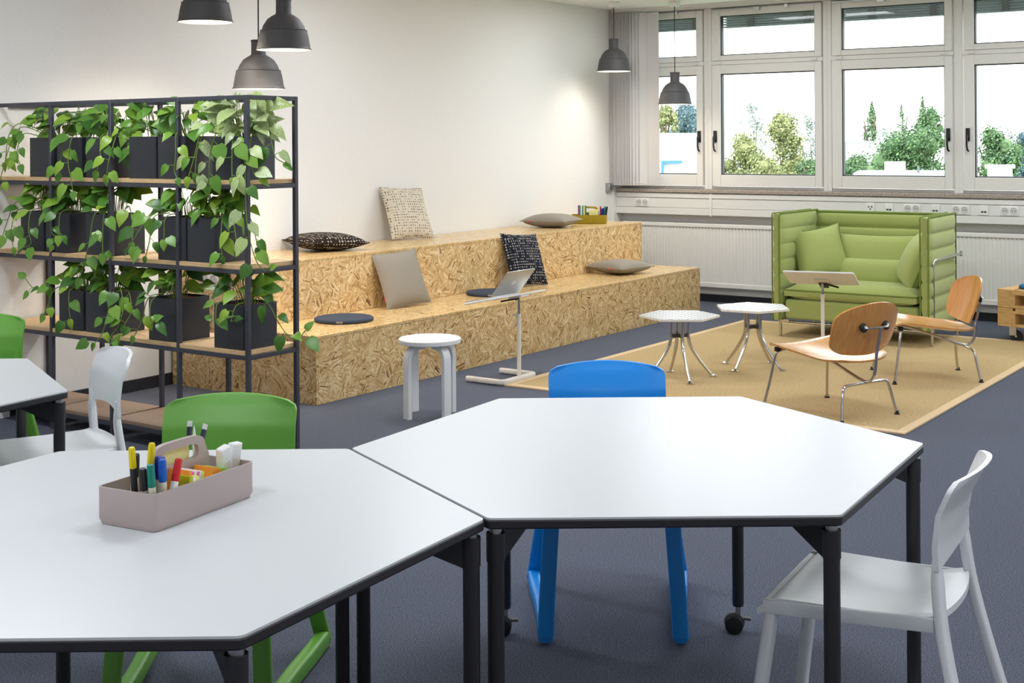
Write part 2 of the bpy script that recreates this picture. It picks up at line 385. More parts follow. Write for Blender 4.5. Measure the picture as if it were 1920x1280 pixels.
# windows
def window(n, x0, x1, hside):
    W = MB()
    W.box(x0-.04, x0+.0, .1, .22, 1.08, 2.83); W.box(x1, x1+.04, .1, .22, 1.08, 2.83)
    W.box(x0, x1, .12, .22, 1.08, 1.108); W.box(x0, x1, .09, .22, 2.266, 2.304); W.box(x0, x1, .12, .22, 2.8, 2.83)
    w = struct(W.build('window_%d' % n, 'window_white', bevel=.003))
    gx0, gx1 = x0+(.1 if hside != 'first' else .1), x1-.075
    for nm, z0, z1, g0, g1 in (('lower_sash', 1.112, 2.264, 1.22, 2.18), ('upper_sash', 2.306, 2.798, 2.355, 2.731)):
        a, b = x0+.012, x1-.008; S = MB(); y0, y1 = .082, .15
        S.box(a, gx0, y0, y1, z0, z1); S.box(gx1, b, y0, y1, z0, z1); S.box(gx0, gx1, y0, y1, z0, g0); S.box(gx0, gx1, y0, y1, g1, z1)
        s = S.build(nm, 'window_white', w, bevel=.004)
        G = MB(); e = .009
        G.box(gx0, gx0+e, .1, .148, g0, g1); G.box(gx1-e, gx1, .1, .148, g0, g1); G.box(gx0, gx1, .1, .148, g0, g0+e); G.box(gx0, gx1, .1, .148, g1-e, g1)
        G.build('gasket', 'gasket', s)
        MB().add([(gx0, .14, g0), (gx1, .14, g0), (gx1, .14, g1), (gx0, .14, g1)], [(0, 1, 2, 3)]).build('pane', 'window_glass', s, smooth=0)
        if nm == 'lower_sash':
            hx = b-.035 if hside in ('right', 'first') else a+.035
            Hn = MB().box(hx-.017, hx+.017, .066, .082, 1.53, 1.64)
            Hn.box(hx-.011, hx+.011, .04, .066, 1.555, 1.58); Hn.sweep([(hx, .042, 1.585), (hx, .04, 1.5), (hx+.004, .046, 1.455), (hx+.012, .06, 1.443)], rrect(.016, .016, .005, 2), (1, 0, 0))
            Hn.build('window_handle', 'handle_black', s, bevel=.003)
        else:
            L = MB().tube([(x0+.02, .074, 2.79), (x0+.45*(x1-x0), .074, 2.79)], .007, 6); L.box(x0+.4*(x1-x0), x0+.46*(x1-x0), .06, .085, 2.765, 2.795)
            L.box(x0+.68*(x1-x0), x0+.71*(x1-x0), .062, .082, 2.775, 2.805); L.build('opener_rod', 'aluminium', s)
    for hx in (x0+.05, x1-.11):
        MB().box(hx, hx+.06, .076, .084, 2.276, 2.296).build('hinge_cover', 'window_white', w, bevel=.002)
    # raised outside blind: a packet of slats in two hangers
    B = MB(); zt = 2.775
    for k in range(6): B.box(x0+.02, x1-.02, .33, .41, zt-.024*k-.017, zt-.024*k)
    stuff(B.build('blind_packet', 'blind_slat_grey', w))
    for hx in (x0+.27*(x1-x0), x0+.78*(x1-x0)): MB().box(hx-.03, hx+.03, .318, .42, 2.64, 2.78).build('blind_hanger', 'bracket_grey', w)
xs = [(.04, .957, 'first'), (1.037, 2.163, 'left'), (2.243, 3.346, 'right'), (3.423, 4.54, 'left'), (4.62, 5.73, 'right'), (5.81, 6.92, 'left'), (7.0, 8.1, 'right'), (8.18, 8.95, 'left')]
for i, (a, b, h) in enumerate(xs): window(i+1, a, b, h)
struct(MB().box(-1, RX+1, .3, 1.25, 2.86, 3.0).build('trim_7', 'facade_white'))                   # roof overhang outside

# radiators
def radiator(x0, x1, label):
    t = thing('radiator', label, 'radiator', (x0, 0, 0), group='radiators under the window sill'); L = x1-x0
    F = MB(); n = int(L/.0345); y = .03
    vs = []; prof = []
    for k in range(n):
        x = k*L/n; w = L/n
        prof += [(x, y+.008), (x+w*.12, y), (x+w*.62, y), (x+w*.74, y+.008)]
    prof.append((L, y+.008))
    vs = [(x, yy, .19) for x, yy in prof]+[(x, yy, .715) for x, yy in prof]; m = len(prof)
    F.add(vs, [(i, i+1, m+i+1, m+i) for i in range(m-1)])
    F.build('front_plate', 'radiator_white', t, smooth=0)
    MB().box(0, L, .036, .1, .15, .19).box(0, L, .036, .1, .17, .72).build('core', 'radiator_white', t, bevel=.004)
    MB().box(-.003, L+.003, .024, .1, .716, .752).build('top_cover', 'radiator_white', t, bevel=.005)
    MB().box(-.003, L+.003, .026, .1, .148, .192).build('bottom_rail', 'radiator_white', t, bevel=.004)
    D = MB()
    for k in range(n): D.box(k*L/n+.012, k*L/n+.024, .0285, .034, .704, .712)
    stuff(D.build('air_slots', 'switch_grey', t, smooth=0))
    return t
radiator(.08, 2.02, 'white panel radiator partly hidden behind the stepped wooden seating')
radiator(2.06, 4.9, 'long white panel radiator behind the green sofa')
B = MB().box(.02, RX, .0995, .106, .075, .145); struct(B.build('trim_8', 'trunking'))

# sockets on the trunking
def socket(kind, x, label):
    t = thing('wall_socket', label, 'socket', (x, .018, .945), group='sockets along the cable trunking')
    w = {'double': .15, 'single': .074, 'data': .074}[kind]
    MB().box(-w/2, w/2, -.012, 0, -.04, .04).build('cover_plate', 'socket_white', t, bevel=.004)
    if kind == 'double':
        for sx in (-.036, .036):
            R = Matrix.Translation((sx, -.012, 0)) @ Matrix.Rotation(radians(90), 4, 'X')
            s = MB().lathe([(.03, 0), (.03, .004), (.024, .004), (.021, .0015), (0.0, .0015)], 18, R).build('socket_insert', 'recess_wall', t)
            H_ = MB()
            for dx in (-.01, .01): H_.lathe([(.0045, .002), (0, .0022)], 8, R @ Matrix.Translation((dx, 0, 0)))
            H_.build('pin_holes', 'socket_dark', s)
    elif kind == 'single':
        H_ = MB()
        for dx, dz in ((-.014, .008), (.014, .008), (0, -.012)): H_.box(dx-.006, dx+.006, -.014, -.012, dz-.006, dz+.006)
        H_.build('pin_holes', 'socket_dark', t)
    else:
        MB().box(-.022, -.003, -.014, -.012, -.02, -.006).build('data_port', 'socket_dark', t); MB().box(.003, .022, -.014, -.012, -.02, -.006).build('data_port', 'socket_dark', t)
socket('double', .317, 'white double socket on the trunking near the vertical blind')
socket('single', 2.632, 'white single socket with three dark holes above the sofa back')
socket('data', 2.80, 'white single data outlet beside the three-hole socket above the sofa')
socket('double', 3.004, 'white double socket directly above the middle of the sofa back')
socket('data', 3.208, 'white data outlet with two ports above the right half of the sofa back')
socket('double', 3.422, 'white double socket above the right arm panel of the sofa')
socket('data', 3.618, 'white data outlet just right of the sofa on the trunking')
socket('double', 3.827, 'white double socket farthest right on the trunking')
t = thing('light_switch', 'small grey switch box on the white wall beside the vertical blind', 'switch', (0, -.115, 1.09))
MB().box(0, .03, -.045, .045, -.045, .045).build('housing', 'switch_grey', t, bevel=.004); MB().box(.03, .036, -.028, .028, -.03, .03).build('rocker', 'aluminium', t, bevel=.003)

# vertical blind drawn to the corner
t = thing('vertical_blind', 'grey-white vertical blind drawn open into the window corner', 'blind', (0, .0, 0))
MB().box(.02, 3.5, -.03, .0, 2.81, 2.845).build('head_rail', 'window_white', t, bevel=.002)
def vane(x, ang, w=.127):
    M = Matrix.Translation((x, -.028, 0)) @ Matrix.Rotation(ang, 4, 'Z')
    F = MB(); F.grid(lambda u, v: (M @ Vector(((u-.5)*w, .006*(1-(2*u-1)**2), 1.11+v*1.69)), (M.to_3x3() @ Vector((0, 1, 0)))), 6, 1, .001)
    F.build('vane', 'blind_fabric', t)
for k in range(13): vane(.035+.019*k, radians(66+random.uniform(-5, 5)))
for x, a in ((.30, 60), (.345, 48), (.385, 40), (.475, -3)): vane(x, radians(a))
C = MB()
for z in (1.125, 1.14): C.tube([(.03, -.06, z), (.12, -.07, z-.006), (.2, -.06, z), (.3, -.07, z-.005), (.42, -.05, z)], .003, 5)
C.build('bottom_chain', 'offwhite_metal', t)

# ------------------------------------------------------------------ stepped seating
def panel(name, x0, x1, y0, y1, z0, z1, mat, parent): return MB().box(x0, x1, y0, y1, z0, z1).build(name, mat, parent, bevel=.0015, seg=1)
Y0, Y1 = -5.579, -.651
lo = thing('seating_step', 'lower wide step of the wooden strand-board seating along the wall', 'bench', (0, 0, 0), group='stepped strand-board seating')
panel('front_panel', 1.269, 1.287, Y0+.018, -3.101, 0, .386, 'osb_front', lo); panel('front_panel', 1.269, 1.287, -3.099, Y1, 0, .386, 'osb_front', lo)
panel('end_panel', .02, 1.287, Y0, Y0+.018, 0, .386, 'osb_front', lo); panel('end_panel', .02, 1.269, Y1-.018, Y1, 0, .386, 'osb_front', lo)
panel('top_panel', .02, 1.287, Y0, -3.101, .3875, .4057, 'osb_top', lo); panel('top_panel', .02, 1.287, -3.099, Y1, .3875, .4057, 'osb_top', lo)
hi = thing('seating_step', 'upper narrow step of the wooden strand-board seating against the wall', 'bench', (0, 0, .4065), group='stepped strand-board seating')
z1 = .7958-.4065
panel('front_panel', .6703, .6883, Y0+.018, -3.101, 0, z1-.019, 'osb_front', hi); panel('front_panel', .6703, .6883, -3.099, Y1, 0, z1-.019, 'osb_front', hi)
panel('end_panel', .003, .6883, Y0, Y0+.018, 0, z1-.019, 'osb_front', hi); panel('end_panel', .003, .6703, Y1-.018, Y1, 0, z1-.019, 'osb_front', hi)
panel('top_panel', .003, .6883, Y0, -3.101, z1-.018, z1, 'osb_top', hi); panel('top_panel', .003, .6883, -3.099, Y1, z1-.018, z1, 'osb_top', hi)
t = thing('wall_socket', 'white double socket on the near end of the upper wooden step behind plants', 'socket', (.384, Y0, .70))
MB().box(-.078, .078, -.012, 0, -.04, .04).build('cover_plate', 'socket_white', t, bevel=.004)
for sx in (-.038, .038):
    R = Matrix.Translation((sx, -.012, 0)) @ Matrix.Rotation(radians(90), 4, 'X')
    MB().lathe([(.03, 0), (.03, .004), (.024, .004), (.021, .0015), (0.0, .0015)], 18, R).build('socket_insert', 'recess_wall', t)

# ------------------------------------------------------------------ cushions
def pillow_mb(w, h, th, n=14, pinch=.06):
    """pillow in the XY plane, thickness along Z"""
    m = MB(); vs = []; fs = []
    for sgn in (1, -1):
        for j in range(n+1):
            for i in range(n+1):
                u, v = 2*i/n-1, 2*j/n-1
                px = u*(w/2)*(1-pinch*(1-v*v)*abs(u)**3); py = v*(h/2)*(1-pinch*(1-u*u)*abs(v)**3)
                z = th/2*((1-abs(u)**2.6)*(1-abs(v)**2.6))**.55
                vs.append((px, py, sgn*z+sgn*.002))
    N = (n+1)**2; a = lambda i, j: j*(n+1)+i
    for j in range(n):
        for i in range(n):
            q = (a(i, j), a(i+1, j), a(i+1, j+1), a(i, j+1)); fs.append(q); fs.append(tuple(N+k for k in reversed(q)))
    rim = [a(i, 0) for i in range(n)]+[a(n, j) for j in range(n)]+[a(i, n) for i in range(n, 0, -1)]+[a(0, j) for j in range(n, 0, -1)]
    L = len(rim)
    for q in range(L): fs.append((rim[q], N+rim[q], N+rim[(q+1) % L], rim[(q+1) % L]))
    m.add(vs, fs); m.rim = [Vector(vs[k])*.5+Vector(vs[N+k])*.5 for k in rim]
    return m
def cushion(label, mat, w, h, th, loc, rot, tagpos=None, name='cushion', group='loose cushions on the stepped seating'):
    t = thing(name, label, 'cushion', loc, rot=rot, group=group)
    pb = pillow_mb(w, h, th); pb.build('cover', mat, t, smooth=60)
    MB().tube(pb.rim, .0035, 6, True).build('seam', mat, t)
    if tagpos:
        x, y, r = tagpos; MB().box(-.018, .018, -.03, .0, -.002, .002, Matrix.Translation((x, y, 0)) @ Matrix.Rotation(r, 4, 'Z')).build('fabric_tag', 'tag_red', t)
    return t
def lean(yaw, tilt): return Matrix.Rotation(yaw, 4, 'Z') @ Matrix.Rotation(tilt, 4, 'X')
# upright cushions: local X along the wall, local Y up the slope; facing +X world
def upright(label, mat, w, h, th, base, yaw, tilt, roll=0, tagpos=None):
    M = Matrix.Rotation(yaw, 4, 'Z') @ Matrix.Rotation(radians(90)-tilt, 4, 'X') @ Matrix.Rotation(roll, 4, 'Z')
    c = Vector(base)+M.to_3x3() @ Vector((0, h/2, 0))
    return cushion(label, mat, w, h, th, c, M.to_euler(), tagpos)
upright('cream cushion with small black dot pattern leaning on the wall atop the upper step', 'dots_cream', .43, .43, .1, (.225, -3.39, .803), radians(82), radians(24), radians(-3))
upright('plain taupe cushion with red tag leaning upright on the lower step', 'cushion_grey', .40, .40, .11, (.865, -4.21, .413), radians(80), radians(22), radians(3), (-.2, -.13, radians(90)))
upright('dark navy dotted cushion leaning upright on the lower step behind the laptop', 'dots_navy', .42, .43, .11, (.86, -2.72, .413), radians(84), radians(21), radians(-4))
cushion('dark brown dotted cushion lying flat on the near end of the upper step', 'dots_brown', .46, .46, .12, (.30, -4.45, .858), (0, radians(2), radians(68)))
cushion('grey cushion lying flat on the upper step beside the mustard desk caddy', 'cushion_grey', .42, .42, .115, (.33, -1.62, .855), (0, 0, radians(10)), (-.12, -.2, 0))
cushion('grey cushion lying flat on the far end of the lower step', 'cushion_grey', .42, .42, .115, (.93, -1.46, .465), (0, 0, radians(-12)), (.08, -.2, 0))
def seat_pad(label, mat, loc, r=.19, group='round felt seat pads'):
    t = thing('seat_pad', label, 'seat pad', loc, group=group)
    MB().lathe([(0, 0), (r-.008, 0), (r, .006), (r, .017), (r-.008, .024), (0, .026)], 40).build('felt_disc', mat, t)
    MB().box(-.02, .02, -.004, 0, .006, .018, Matrix.Rotation(radians(34), 4, 'Z') @ Matrix.Translation((0, -r+.001, 0))).build('fabric_tag', 'cushion_grey', t)
seat_pad('round dark felt seat pad on the near end of the lower step', 'pad_navy', (.949, -4.97, .407))
seat_pad('round dark felt seat pad on the lower step behind the laptop tray', 'pad_navy', (.903, -3.30, .407))

# ------------------------------------------------------------------ desk caddies (compartment boxes with a handle)
def caddy(label, mat, loc, rotz):
    t = thing('desk_caddy', label, 'caddy', loc, rotz, group='desk caddies')
    L, Wd, hh, w = .325, .165, .08, .004
    B = MB(); out = rrect(L, Wd, .014, 4); inn = rrect(L-2*w, Wd-2*w, .011, 4); n = len(out)
    vs = [(x*.97, y*.95, 0) for x, y in out]+[(x, y, .012) for x, y in out]+[(x, y, hh) for x, y in out]+[(x, y, hh) for x, y in inn]+[(x, y, .006) for x, y in inn]
    fs = [tuple(range(n-1, -1, -1))]
    for k in range(4): fs += [(k*n+i, k*n+(i+1) % n, (k+1)*n+(i+1) % n, (k+1)*n+i) for i in range(n)]
    fs.append(tuple(range(4*n, 5*n))); B.add(vs, fs); B.build('body', mat, t)
    D = MB(); D.box(-L/2+w, L/2-w, -.002, .002, .006, .066); D.box(-.066, -.062, -Wd/2+w, 0, .006, .05); D.box(.086, .09, -Wd/2+w, Wd/2-w, .006, .066)
    D.build('divider', mat, t)
    # handle plate with an oblong hole: an outer and an inner outline
    N = 32; o_ = []; i_ = []
    for k in range(N):
        a = 2*pi*k/N; c_, s_ = cos(a), sin(a)
        f = lambda c, e: math.copysign(abs(c)**e, c)
        o_.append((f(c_, .42)*(.082 if s_ > 0 else .094), .105+f(s_, .42)*.05)); i_.append((f(c_, .5)*.06, .12+f(s_, .6)*.018))
    vs = [(x, y_, z) for y_ in (-.006, .006) for x, z in o_]+[(x, y_, z) for y_ in (-.006, .006) for x, z in i_]; fs = []
    for k in range(N):
        j = (k+1) % N
        fs += [(k, N+k, N+j, j), (2*N+k, 2*N+j, 3*N+j, 3*N+k), (k, j, 2*N+j, 2*N+k), (N+k, 3*N+k, 3*N+j, N+j)]
    MB().add(vs, fs).build('handle', mat, t)
    return t
def wpos(base, rz, p):
    return Vector(base)+Matrix.Rotation(rz, 3, 'Z') @ Vector(p)
CB, CR = (4.4305, -9.293, .741), radians(97.1)
caddy('mauve plastic desk caddy with handle on the near white table', 'caddy_mauve', CB, CR)
def stick_rot(rz, lx, ly): return (Matrix.Rotation(rz, 4, 'Z') @ Euler((ly, lx, 0)).to_matrix().to_4x4()).to_euler()
def marker(label, body, capm, p, lx, ly, L=.135, r=.0082, cap=.048, name='marker_pen', base=CB, rz=CR, bodycap=True, write=False, group='pens in the mauve desk caddy'):
    t = thing(name, label, 'pen', wpos(base, rz, p), rot=stick_rot(rz, lx, ly), group=group)
    MB().lathe([(0, 0), (r*.9, 0), (r, .004), (r, L-cap), (0, L-cap)], 12).build('barrel', body, t)
    c = MB().lathe([(r*1.02, L-cap), (r*1.08, L-cap+.003), (r*1.02, L-.004), (r*.8, L), (0, L)], 12); c.box(r*.9, r*1.35, -.0022, .0022, L-cap+.004, L-.004, Matrix.Rotation(radians(200), 4, 'Z'))
    c.build('cap', capm, t)
    if write:
        f = bpy.data.curves.new('lettering', 'FONT'); f.body = 'edding'; f.size = .012; f.extrude = .0002; f.align_x = 'CENTER'; f.align_y = 'CENTER'; f.materials.append(MATS['ink_red'])
        q = bpy.data.objects.new('lettering', f); COL.objects.link(q); dg = bpy.context.evaluated_depsgraph_get()
        me = bpy.data.meshes.new_from_object(q.evaluated_get(dg)); bpy.data.objects.remove(q); o = bpy.data.objects.new('lettering', me); COL.objects.link(o); o.parent = t
        o.matrix_local = Matrix.Rotation(radians(-52), 4, 'Z') @ Matrix.Translation((0, -r-.0003, (L-cap)*.62)) @ Matrix.Rotation(radians(90), 4, 'X') @ Matrix.Rotation(radians(-90), 4, 'Z')
    return t
D = radians
marker('thick dark grey capped marker at the near-left corner of the mauve caddy', 'label_cream', 'ink_black', (-.136, -.035, .007), D(-9), D(4), .125)
marker('black pen with yellow cap standing leftmost in the mauve caddy', 'ink_black', 'ink_yellow', (-0.133, -.005, .007), D(-7), D(2), .165, .0072, .045)
marker('black pen with yellow cap leaning right beside the other yellow-capped pen', 'ink_black', 'ink_yellow', (-0.118, -.018, .007), D(3), D(3), .166, .0072, .045)
marker('teal capped marker in front of the yellow-capped pens', 'label_cream', 'ink_teal', (-0.135, -.057, .007), D(-7), D(2), .133)
marker('bright blue capped marker with red brand lettering in the mauve caddy', 'label_cream', 'ink_blue', (-0.110, -.06, .007), D(-4), D(2), .137, write=True)
marker('dark blue capped marker right of the bright blue one', 'label_cream', 'ink_navy', (-0.096, -.045, .007), D(-2), D(0), .135)
marker('second dark blue capped marker behind the first dark blue one', 'label_cream', 'ink_navy', (-0.092, -.024, .007), D(2), D(0), .132)
marker('white marker with bright red cap leaning right in the mauve caddy', 'paper_white', 'ink_red', (-0.113, -.072, .007), D(18), D(-2), .135)
marker('dark grey capped marker standing behind the bright blue marker', 'label_cream', 'ink_black', (-0.106, .03, .007), D(2), D(0), .132)
marker('dark grey capped marker at the back next to the caddy handle', 'label_cream', 'ink_black', (-0.090, .045, .007), D(3), D(0), .13)
def block(name, label, cat, mats, size, p, rx=0, ry=0, base=CB, rz=CR, group='paper pads in the mauve desk caddy'):
    x, y, z = size; t = thing(name, label, cat, wpos(base, rz, p), rot=stick_rot(rz, rx, ry), group=group)
    n = len(mats)
    if n == 1: return MB().box(-x/2, x/2, -y/2, y/2, 0, z).build('sheets', mats[0], t, bevel=.0008)
    for k, m in enumerate(mats): MB().box(-x/2+x*k/n, -x/2+x*(k+.94)/n, -y/2, y/2, 0, z-.002*(k % 2)).build('sheets', m, t)
block('note_pad', 'cream sticky note stack standing behind the handle of the mauve caddy', 'note pad', ['paper_cream'], (.10, .022, .132), (.0, .024, .007))
block('note_pad', 'pink and white sticky notes on edge in the front of the mauve caddy', 'note pad', ['paper_orange', 'paper_pink', 'paper_white', 'paper_pink', 'paper_white', 'paper_yellow'], (.05, .06, .088), (-.03, -.035, .009), D(12), D(0))
block('note_pad', 'lime sticky notes nearest the pens in the mauve caddy', 'note pad', ['paper_lime', 'paper_white', 'paper_yellow'], (.028, .04, .082), (-.048, -.06, .009), D(8))
block('note_pad', 'orange and green sticky notes at the right front of the mauve caddy', 'note pad', ['paper_orange', 'paper_orange', 'paper_green', 'paper_green'], (.06, .055, .078), (.048, -.04, .009), D(14))
def adapter(label, p, lx, ly, s=(.034, .02, .09)):
    t = thing('power_adapter', label, 'adapter', wpos(CB, CR, p), rot=stick_rot(CR, lx, ly), group='white adapters in the mauve desk caddy')
    MB().prism(rrect(s[0], s[1], .006), 0, s[2]).build('housing', 'adapter_white', t, bevel=.003); MB().box(-s[0]/2+.005, s[0]/2-.005, -s[1]/2-.0006, -s[1]/2+.001, .01, s[2]*.62).build('label_plate', 'label_cream', t)
adapter('white power adapter leaning left at the far end of the mauve caddy', (.112, -.035, .036), D(-12), D(8)); adapter('white power adapter at the right end of the mauve caddy', (.142, -.028, .032), D(4), D(6))
def usb(label, p, lx, ly):
    t = thing('usb_cable', label, 'cable', wpos(CB, CR, p), rot=stick_rot(CR, lx, ly), group='cables in the mauve desk caddy')
    MB().tube(smooth_path([(.01, .02, 0), (.004, .01, .04), (0, 0, .09), (0, 0, .118)]), .0028, 8).build('cord', 'cable_dark', t)
    MB().sweep([(0, 0, .112), (0, 0, .122), (0, 0, .145)], rrect(.008, .014, .003), (0, 1, 0), scales=[.5, .9, 1]).build('grip', 'cable_dark', t)
    MB().box(-.006, .006, -.0023, .0023, .145, .158).build('plug', 'steel', t)
usb('dark usb cable with steel plug rising left of the white stylus', (.062, .035, .02), D(10), D(-4)); usb('dark usb cable with steel plug leaning right of the white stylus', (.072, .03, .015), D(24), D(-4))
t = thing('white_stylus', 'pointed white stylus between the two usb cables', 'stylus', wpos(CB, CR, (.088, .03, .02)), rot=stick_rot(CR, D(-1), 0))
MB().lathe([(0, 0), (.0048, 0), (.0048, .115), (.003, .128), (.0008, .145), (0, .146)], 10).build('barrel', 'adapter_white', t)
# mustard caddy at the far end of the upper step
MBs, MR = (.366, -1.055, .797), radians(28.5)
caddy('mustard yellow desk caddy on the far end of the upper wooden step', 'caddy_mustard', MBs, MR)
block('note_pad', 'striped stack of coloured paper pads at the left of the mustard caddy', 'note pad', ['paper_plum', 'paper_teal', 'paper_white', 'paper_teal', 'paper_yellow', 'paper_teal'], (.075, .05, .16), (-.06, -.03, .007), base=MBs, rz=MR, group='paper in the mustard caddy')
block('note_pad', 'cream note block in the middle of the mustard caddy', 'note pad', ['paper_cream'], (.085, .05, .12), (.045, -.03, .007), base=MBs, rz=MR, group='paper in the mustard caddy')
for lab, b_, c_, p, lx, L in (('red pen at the left of the pens in the mustard caddy', 'ink_red', 'ink_red', (.105, -.03, .007), 2, .15), ('dark blue marker in the mustard caddy', 'ink_navy', 'ink_navy', (.118, -.04, .007), 0, .13),
                              ('bright blue marker in the mustard caddy', 'ink_blue', 'ink_navy', (.132, -.028, .007), 0, .135), ('slim teal pencil in the mustard caddy', 'ink_teal', 'ink_teal', (.142, -.03, .007), 3, .15), ('dark grey pen leaning right in the mustard caddy', 'ink_black', 'ink_black', (.146, -.04, .007), 9, .15)):
    marker(lab, b_, c_, p, D(lx), 0, L, .007, .05, base=MBs, rz=MR, group='pens in the mustard caddy')

# ------------------------------------------------------------------ grid shelf with planters
SX0, SX1, SYF, SYR, TH = .012, 2.036, -6.824, -6.478, .022
PX = [.012, .503, 1.009, 1.533, 2.025]
t = thing('grid_shelf', 'dark metal grid shelf full of planters with trailing plants, before the white wall', 'shelf', (0, 0, 0))
for x in PX:
    for y in (SYF, SYR-TH):
        p = MB().box(x-TH/2, x+TH/2, y, y+TH, .0, 1.785).build('post', 'frame_metal', t, bevel=.0015, seg=1)
LV = [1.785, 1.351, .941, .528]
for z in LV:
    for y in (SYF, SYR-TH): MB().box(SX0, SX1-.011, y+.001, y+TH-.001, z-TH, z).build('rail', 'frame_metal', t, bevel=.0015, seg=1)
    for x in PX: MB().box(x-TH/2+.001, x+TH/2-.001, SYF+TH, SYR-TH, z-TH, z).build('cross_rail', 'frame_metal', t, bevel=.0015, seg=1)
for z in LV[1:]:
    for a, b in zip(PX[:-1], PX[1:]):
        MB().box(a+.012, b-.012, SYF+.001, SYR-.001, z+.001, z+.022).build('shelf_board', 'shelf_ply', t, bevel=.001, seg=1)
for a, b in zip(PX[:3], PX[1:4]): MB().box(a+.012, b-.012, SYF+.002, SYR-.002, .1, .118).build('base_board', 'base_shelf_tan', t, bevel=.001, seg=1)
for y in (SYF, SYR-TH): MB().box(SX0, PX[3], y+.001, y+TH-.001, .075, .099).build('rail', 'frame_metal', t, bevel=.0015, seg=1)

def leaf_mesh(name, mat, wd=.72, droop=.25, fold=.22, L=1.0):
    rows = [(0, .0), (.04, .28), (.14, .46), (.3, .5), (.5, .42), (.7, .27), (.87, .11), (1.0, 0.0)]
    vs = []; fs = []
    for y, w in rows:
        z = -droop*y*y; w *= wd
        yb = y - (.09 if .2 < w/wd and y < .1 else 0)
        for s in (-1, -.5, 0, .5, 1): vs.append((s*w, (yb if abs(s) == 1 else y)*L, z+abs(s)*w*fold - (w*.1 if abs(s) == 1 else 0)))
    for j in range(len(rows)-1):
        for i in range(4): fs.append((j*5+i, j*5+i+1, j*5+i+6, j*5+i+5))
    m = MB().add(vs, fs); me = m.mesh(name, mat, 80); return me
LEAF = [leaf_mesh('leaf', 'leaf_green'), leaf_mesh('leaf', 'leaf_green', .62, .4, .3), leaf_mesh('leaf', 'leaf_green', .78, .1, .1)]
LEAFV = [leaf_mesh('leaf', 'leaf_variegated', .6, .35, .3), leaf_mesh('leaf', 'leaf_variegated', .66, .15, .15), leaf_mesh('leaf', 'leaf_variegated', .55, .3, .35)]
def put_leaf(parent, p, d, nrm, size, kind):
    d = Vector(d).normalized(); nrm = Vector(nrm); z = nrm-d*nrm.dot(d)
    if z.length < 1e-4: z = d.orthogonal()
    z.normalize(); x = d.cross(z)
    M = Matrix(((x.x, d.x, z.x, p[0]), (x.y, d.y, z.y, p[1]), (x.z, d.z, z.z, p[2]), (0, 0, 0, 1))) @ Matrix.Diagonal((size, size, size, 1))
    o = bpy.data.objects.new('leaf', random.choice(LEAFV if kind else LEAF)); COL.objects.link(o); o.parent = parent; o.matrix_local = M
PW, PD, PH = .212, .225, .216
def planter(x0, zb, label, seed, nb, vines, kind=0, hmax=.19, lean_x=0):
    """x0 left edge; vines: list of waypoint lists relative to the rim centre (dx, dy, dz); leaves alternate along each vine"""
    nb = int(nb*1.2); R = random.Random(seed); cx, cy = x0+PW/2, -6.812+PD/2
    t = thing('potted_plant', label, 'plant', (cx, cy, zb), group='potted trailing plants on the grid shelf')
    o_ = rrect(PW, PD, .008, 3); i_ = rrect(PW-.008, PD-.008, .006, 3); n = len(o_)
    vs = [(x, y, 0) for x, y in o_]+[(x, y, PH) for x, y in o_]+[(x, y, PH) for x, y in i_]+[(x, y, PH-.03) for x, y in i_]
    fs = [tuple(range(n-1, -1, -1))]
    for k in range(3): fs += [(k*n+i, k*n+(i+1) % n, (k+1)*n+(i+1) % n, (k+1)*n+i) for i in range(n)]
    MB().add(vs, fs).build('planter_box', 'planter_black', t)
    S = MB(); S.grid(lambda u, v: (((u-.5)*(PW-.01), (v-.5)*(PD-.01), PH-.018+R.uniform(0, .012)), (0, 0, 1)), 8, 8); S.build('soil', 'soil', t)
    st = MB()
    for k in range(nb):
        a = R.uniform(0, 2*pi); r0 = R.uniform(0, .06); r1 = R.uniform(.04, .15); h = R.uniform(.04, hmax)*(1-.25*(r1/.15))
        b = Vector((r0*cos(a), r0*sin(a), PH-.01)); e = Vector((r1*cos(a)+lean_x*R.random(), r1*sin(a)*.75, PH+h))
        m = b.lerp(e, .5)+Vector((0, 0, .03)); st.tube([b, m, e], .0022, 4)
        dd = Vector((cos(a), sin(a), R.uniform(-1.0, .5)))+Vector((.25, -.6, -.2))*R.uniform(0, 1)
        put_leaf(t, e, dd, Vector((cos(a)*.4+.3, sin(a)*.4-.9, R.uniform(.2, 1))), R.uniform(.065, .115)*(1.25 if kind else 1), kind)
    stuff(st.build('stems', 'stem_green', t))
    for wp in vines:
        pts = smooth_path([Vector((p[0], p[1], PH+p[2])) for p in wp], 6)
        vm = MB().tube(pts, .0026, 5); L = 0; nxt = R.uniform(.05, .09); side = 1
        for i in range(1, len(pts)):
            seg = (pts[i]-pts[i-1]); L += seg.length
            if L > nxt:
                nxt += R.uniform(.055, .095); side = -side; tdir = seg.normalized()
                out = (Vector((.5, -.7, 0)).cross(tdir)*side + Vector((R.uniform(-.2, .4), -.45, R.uniform(-.5, .4)))).normalized()
                q = pts[i]+out*R.uniform(.02, .045); vm.tube([pts[i], q], .0016, 4)
                put_leaf(t, q, out*.7+tdir*.35+Vector((0, 0, -.55)), Vector((.4, -.8, .6))+Vector((R.uniform(-.4, .4), R.uniform(-.3, .3), R.uniform(-.3, .3))), R.uniform(.05, .095)*(1.1 if kind else 1), kind if R.random() < .6 else 0)
        e = pts[-1]; tdir = (pts[-1]-pts[-3]).normalized(); put_leaf(t, e, tdir+Vector((.1, -.2, -.2)), (.4, -.8, .5), R.uniform(.045, .065), 0)
        vm.build('vine', 'stem_green', t)
    return t
F_ = -.14
ZT, ZM, ZL = 1.3735, .9635, .5505
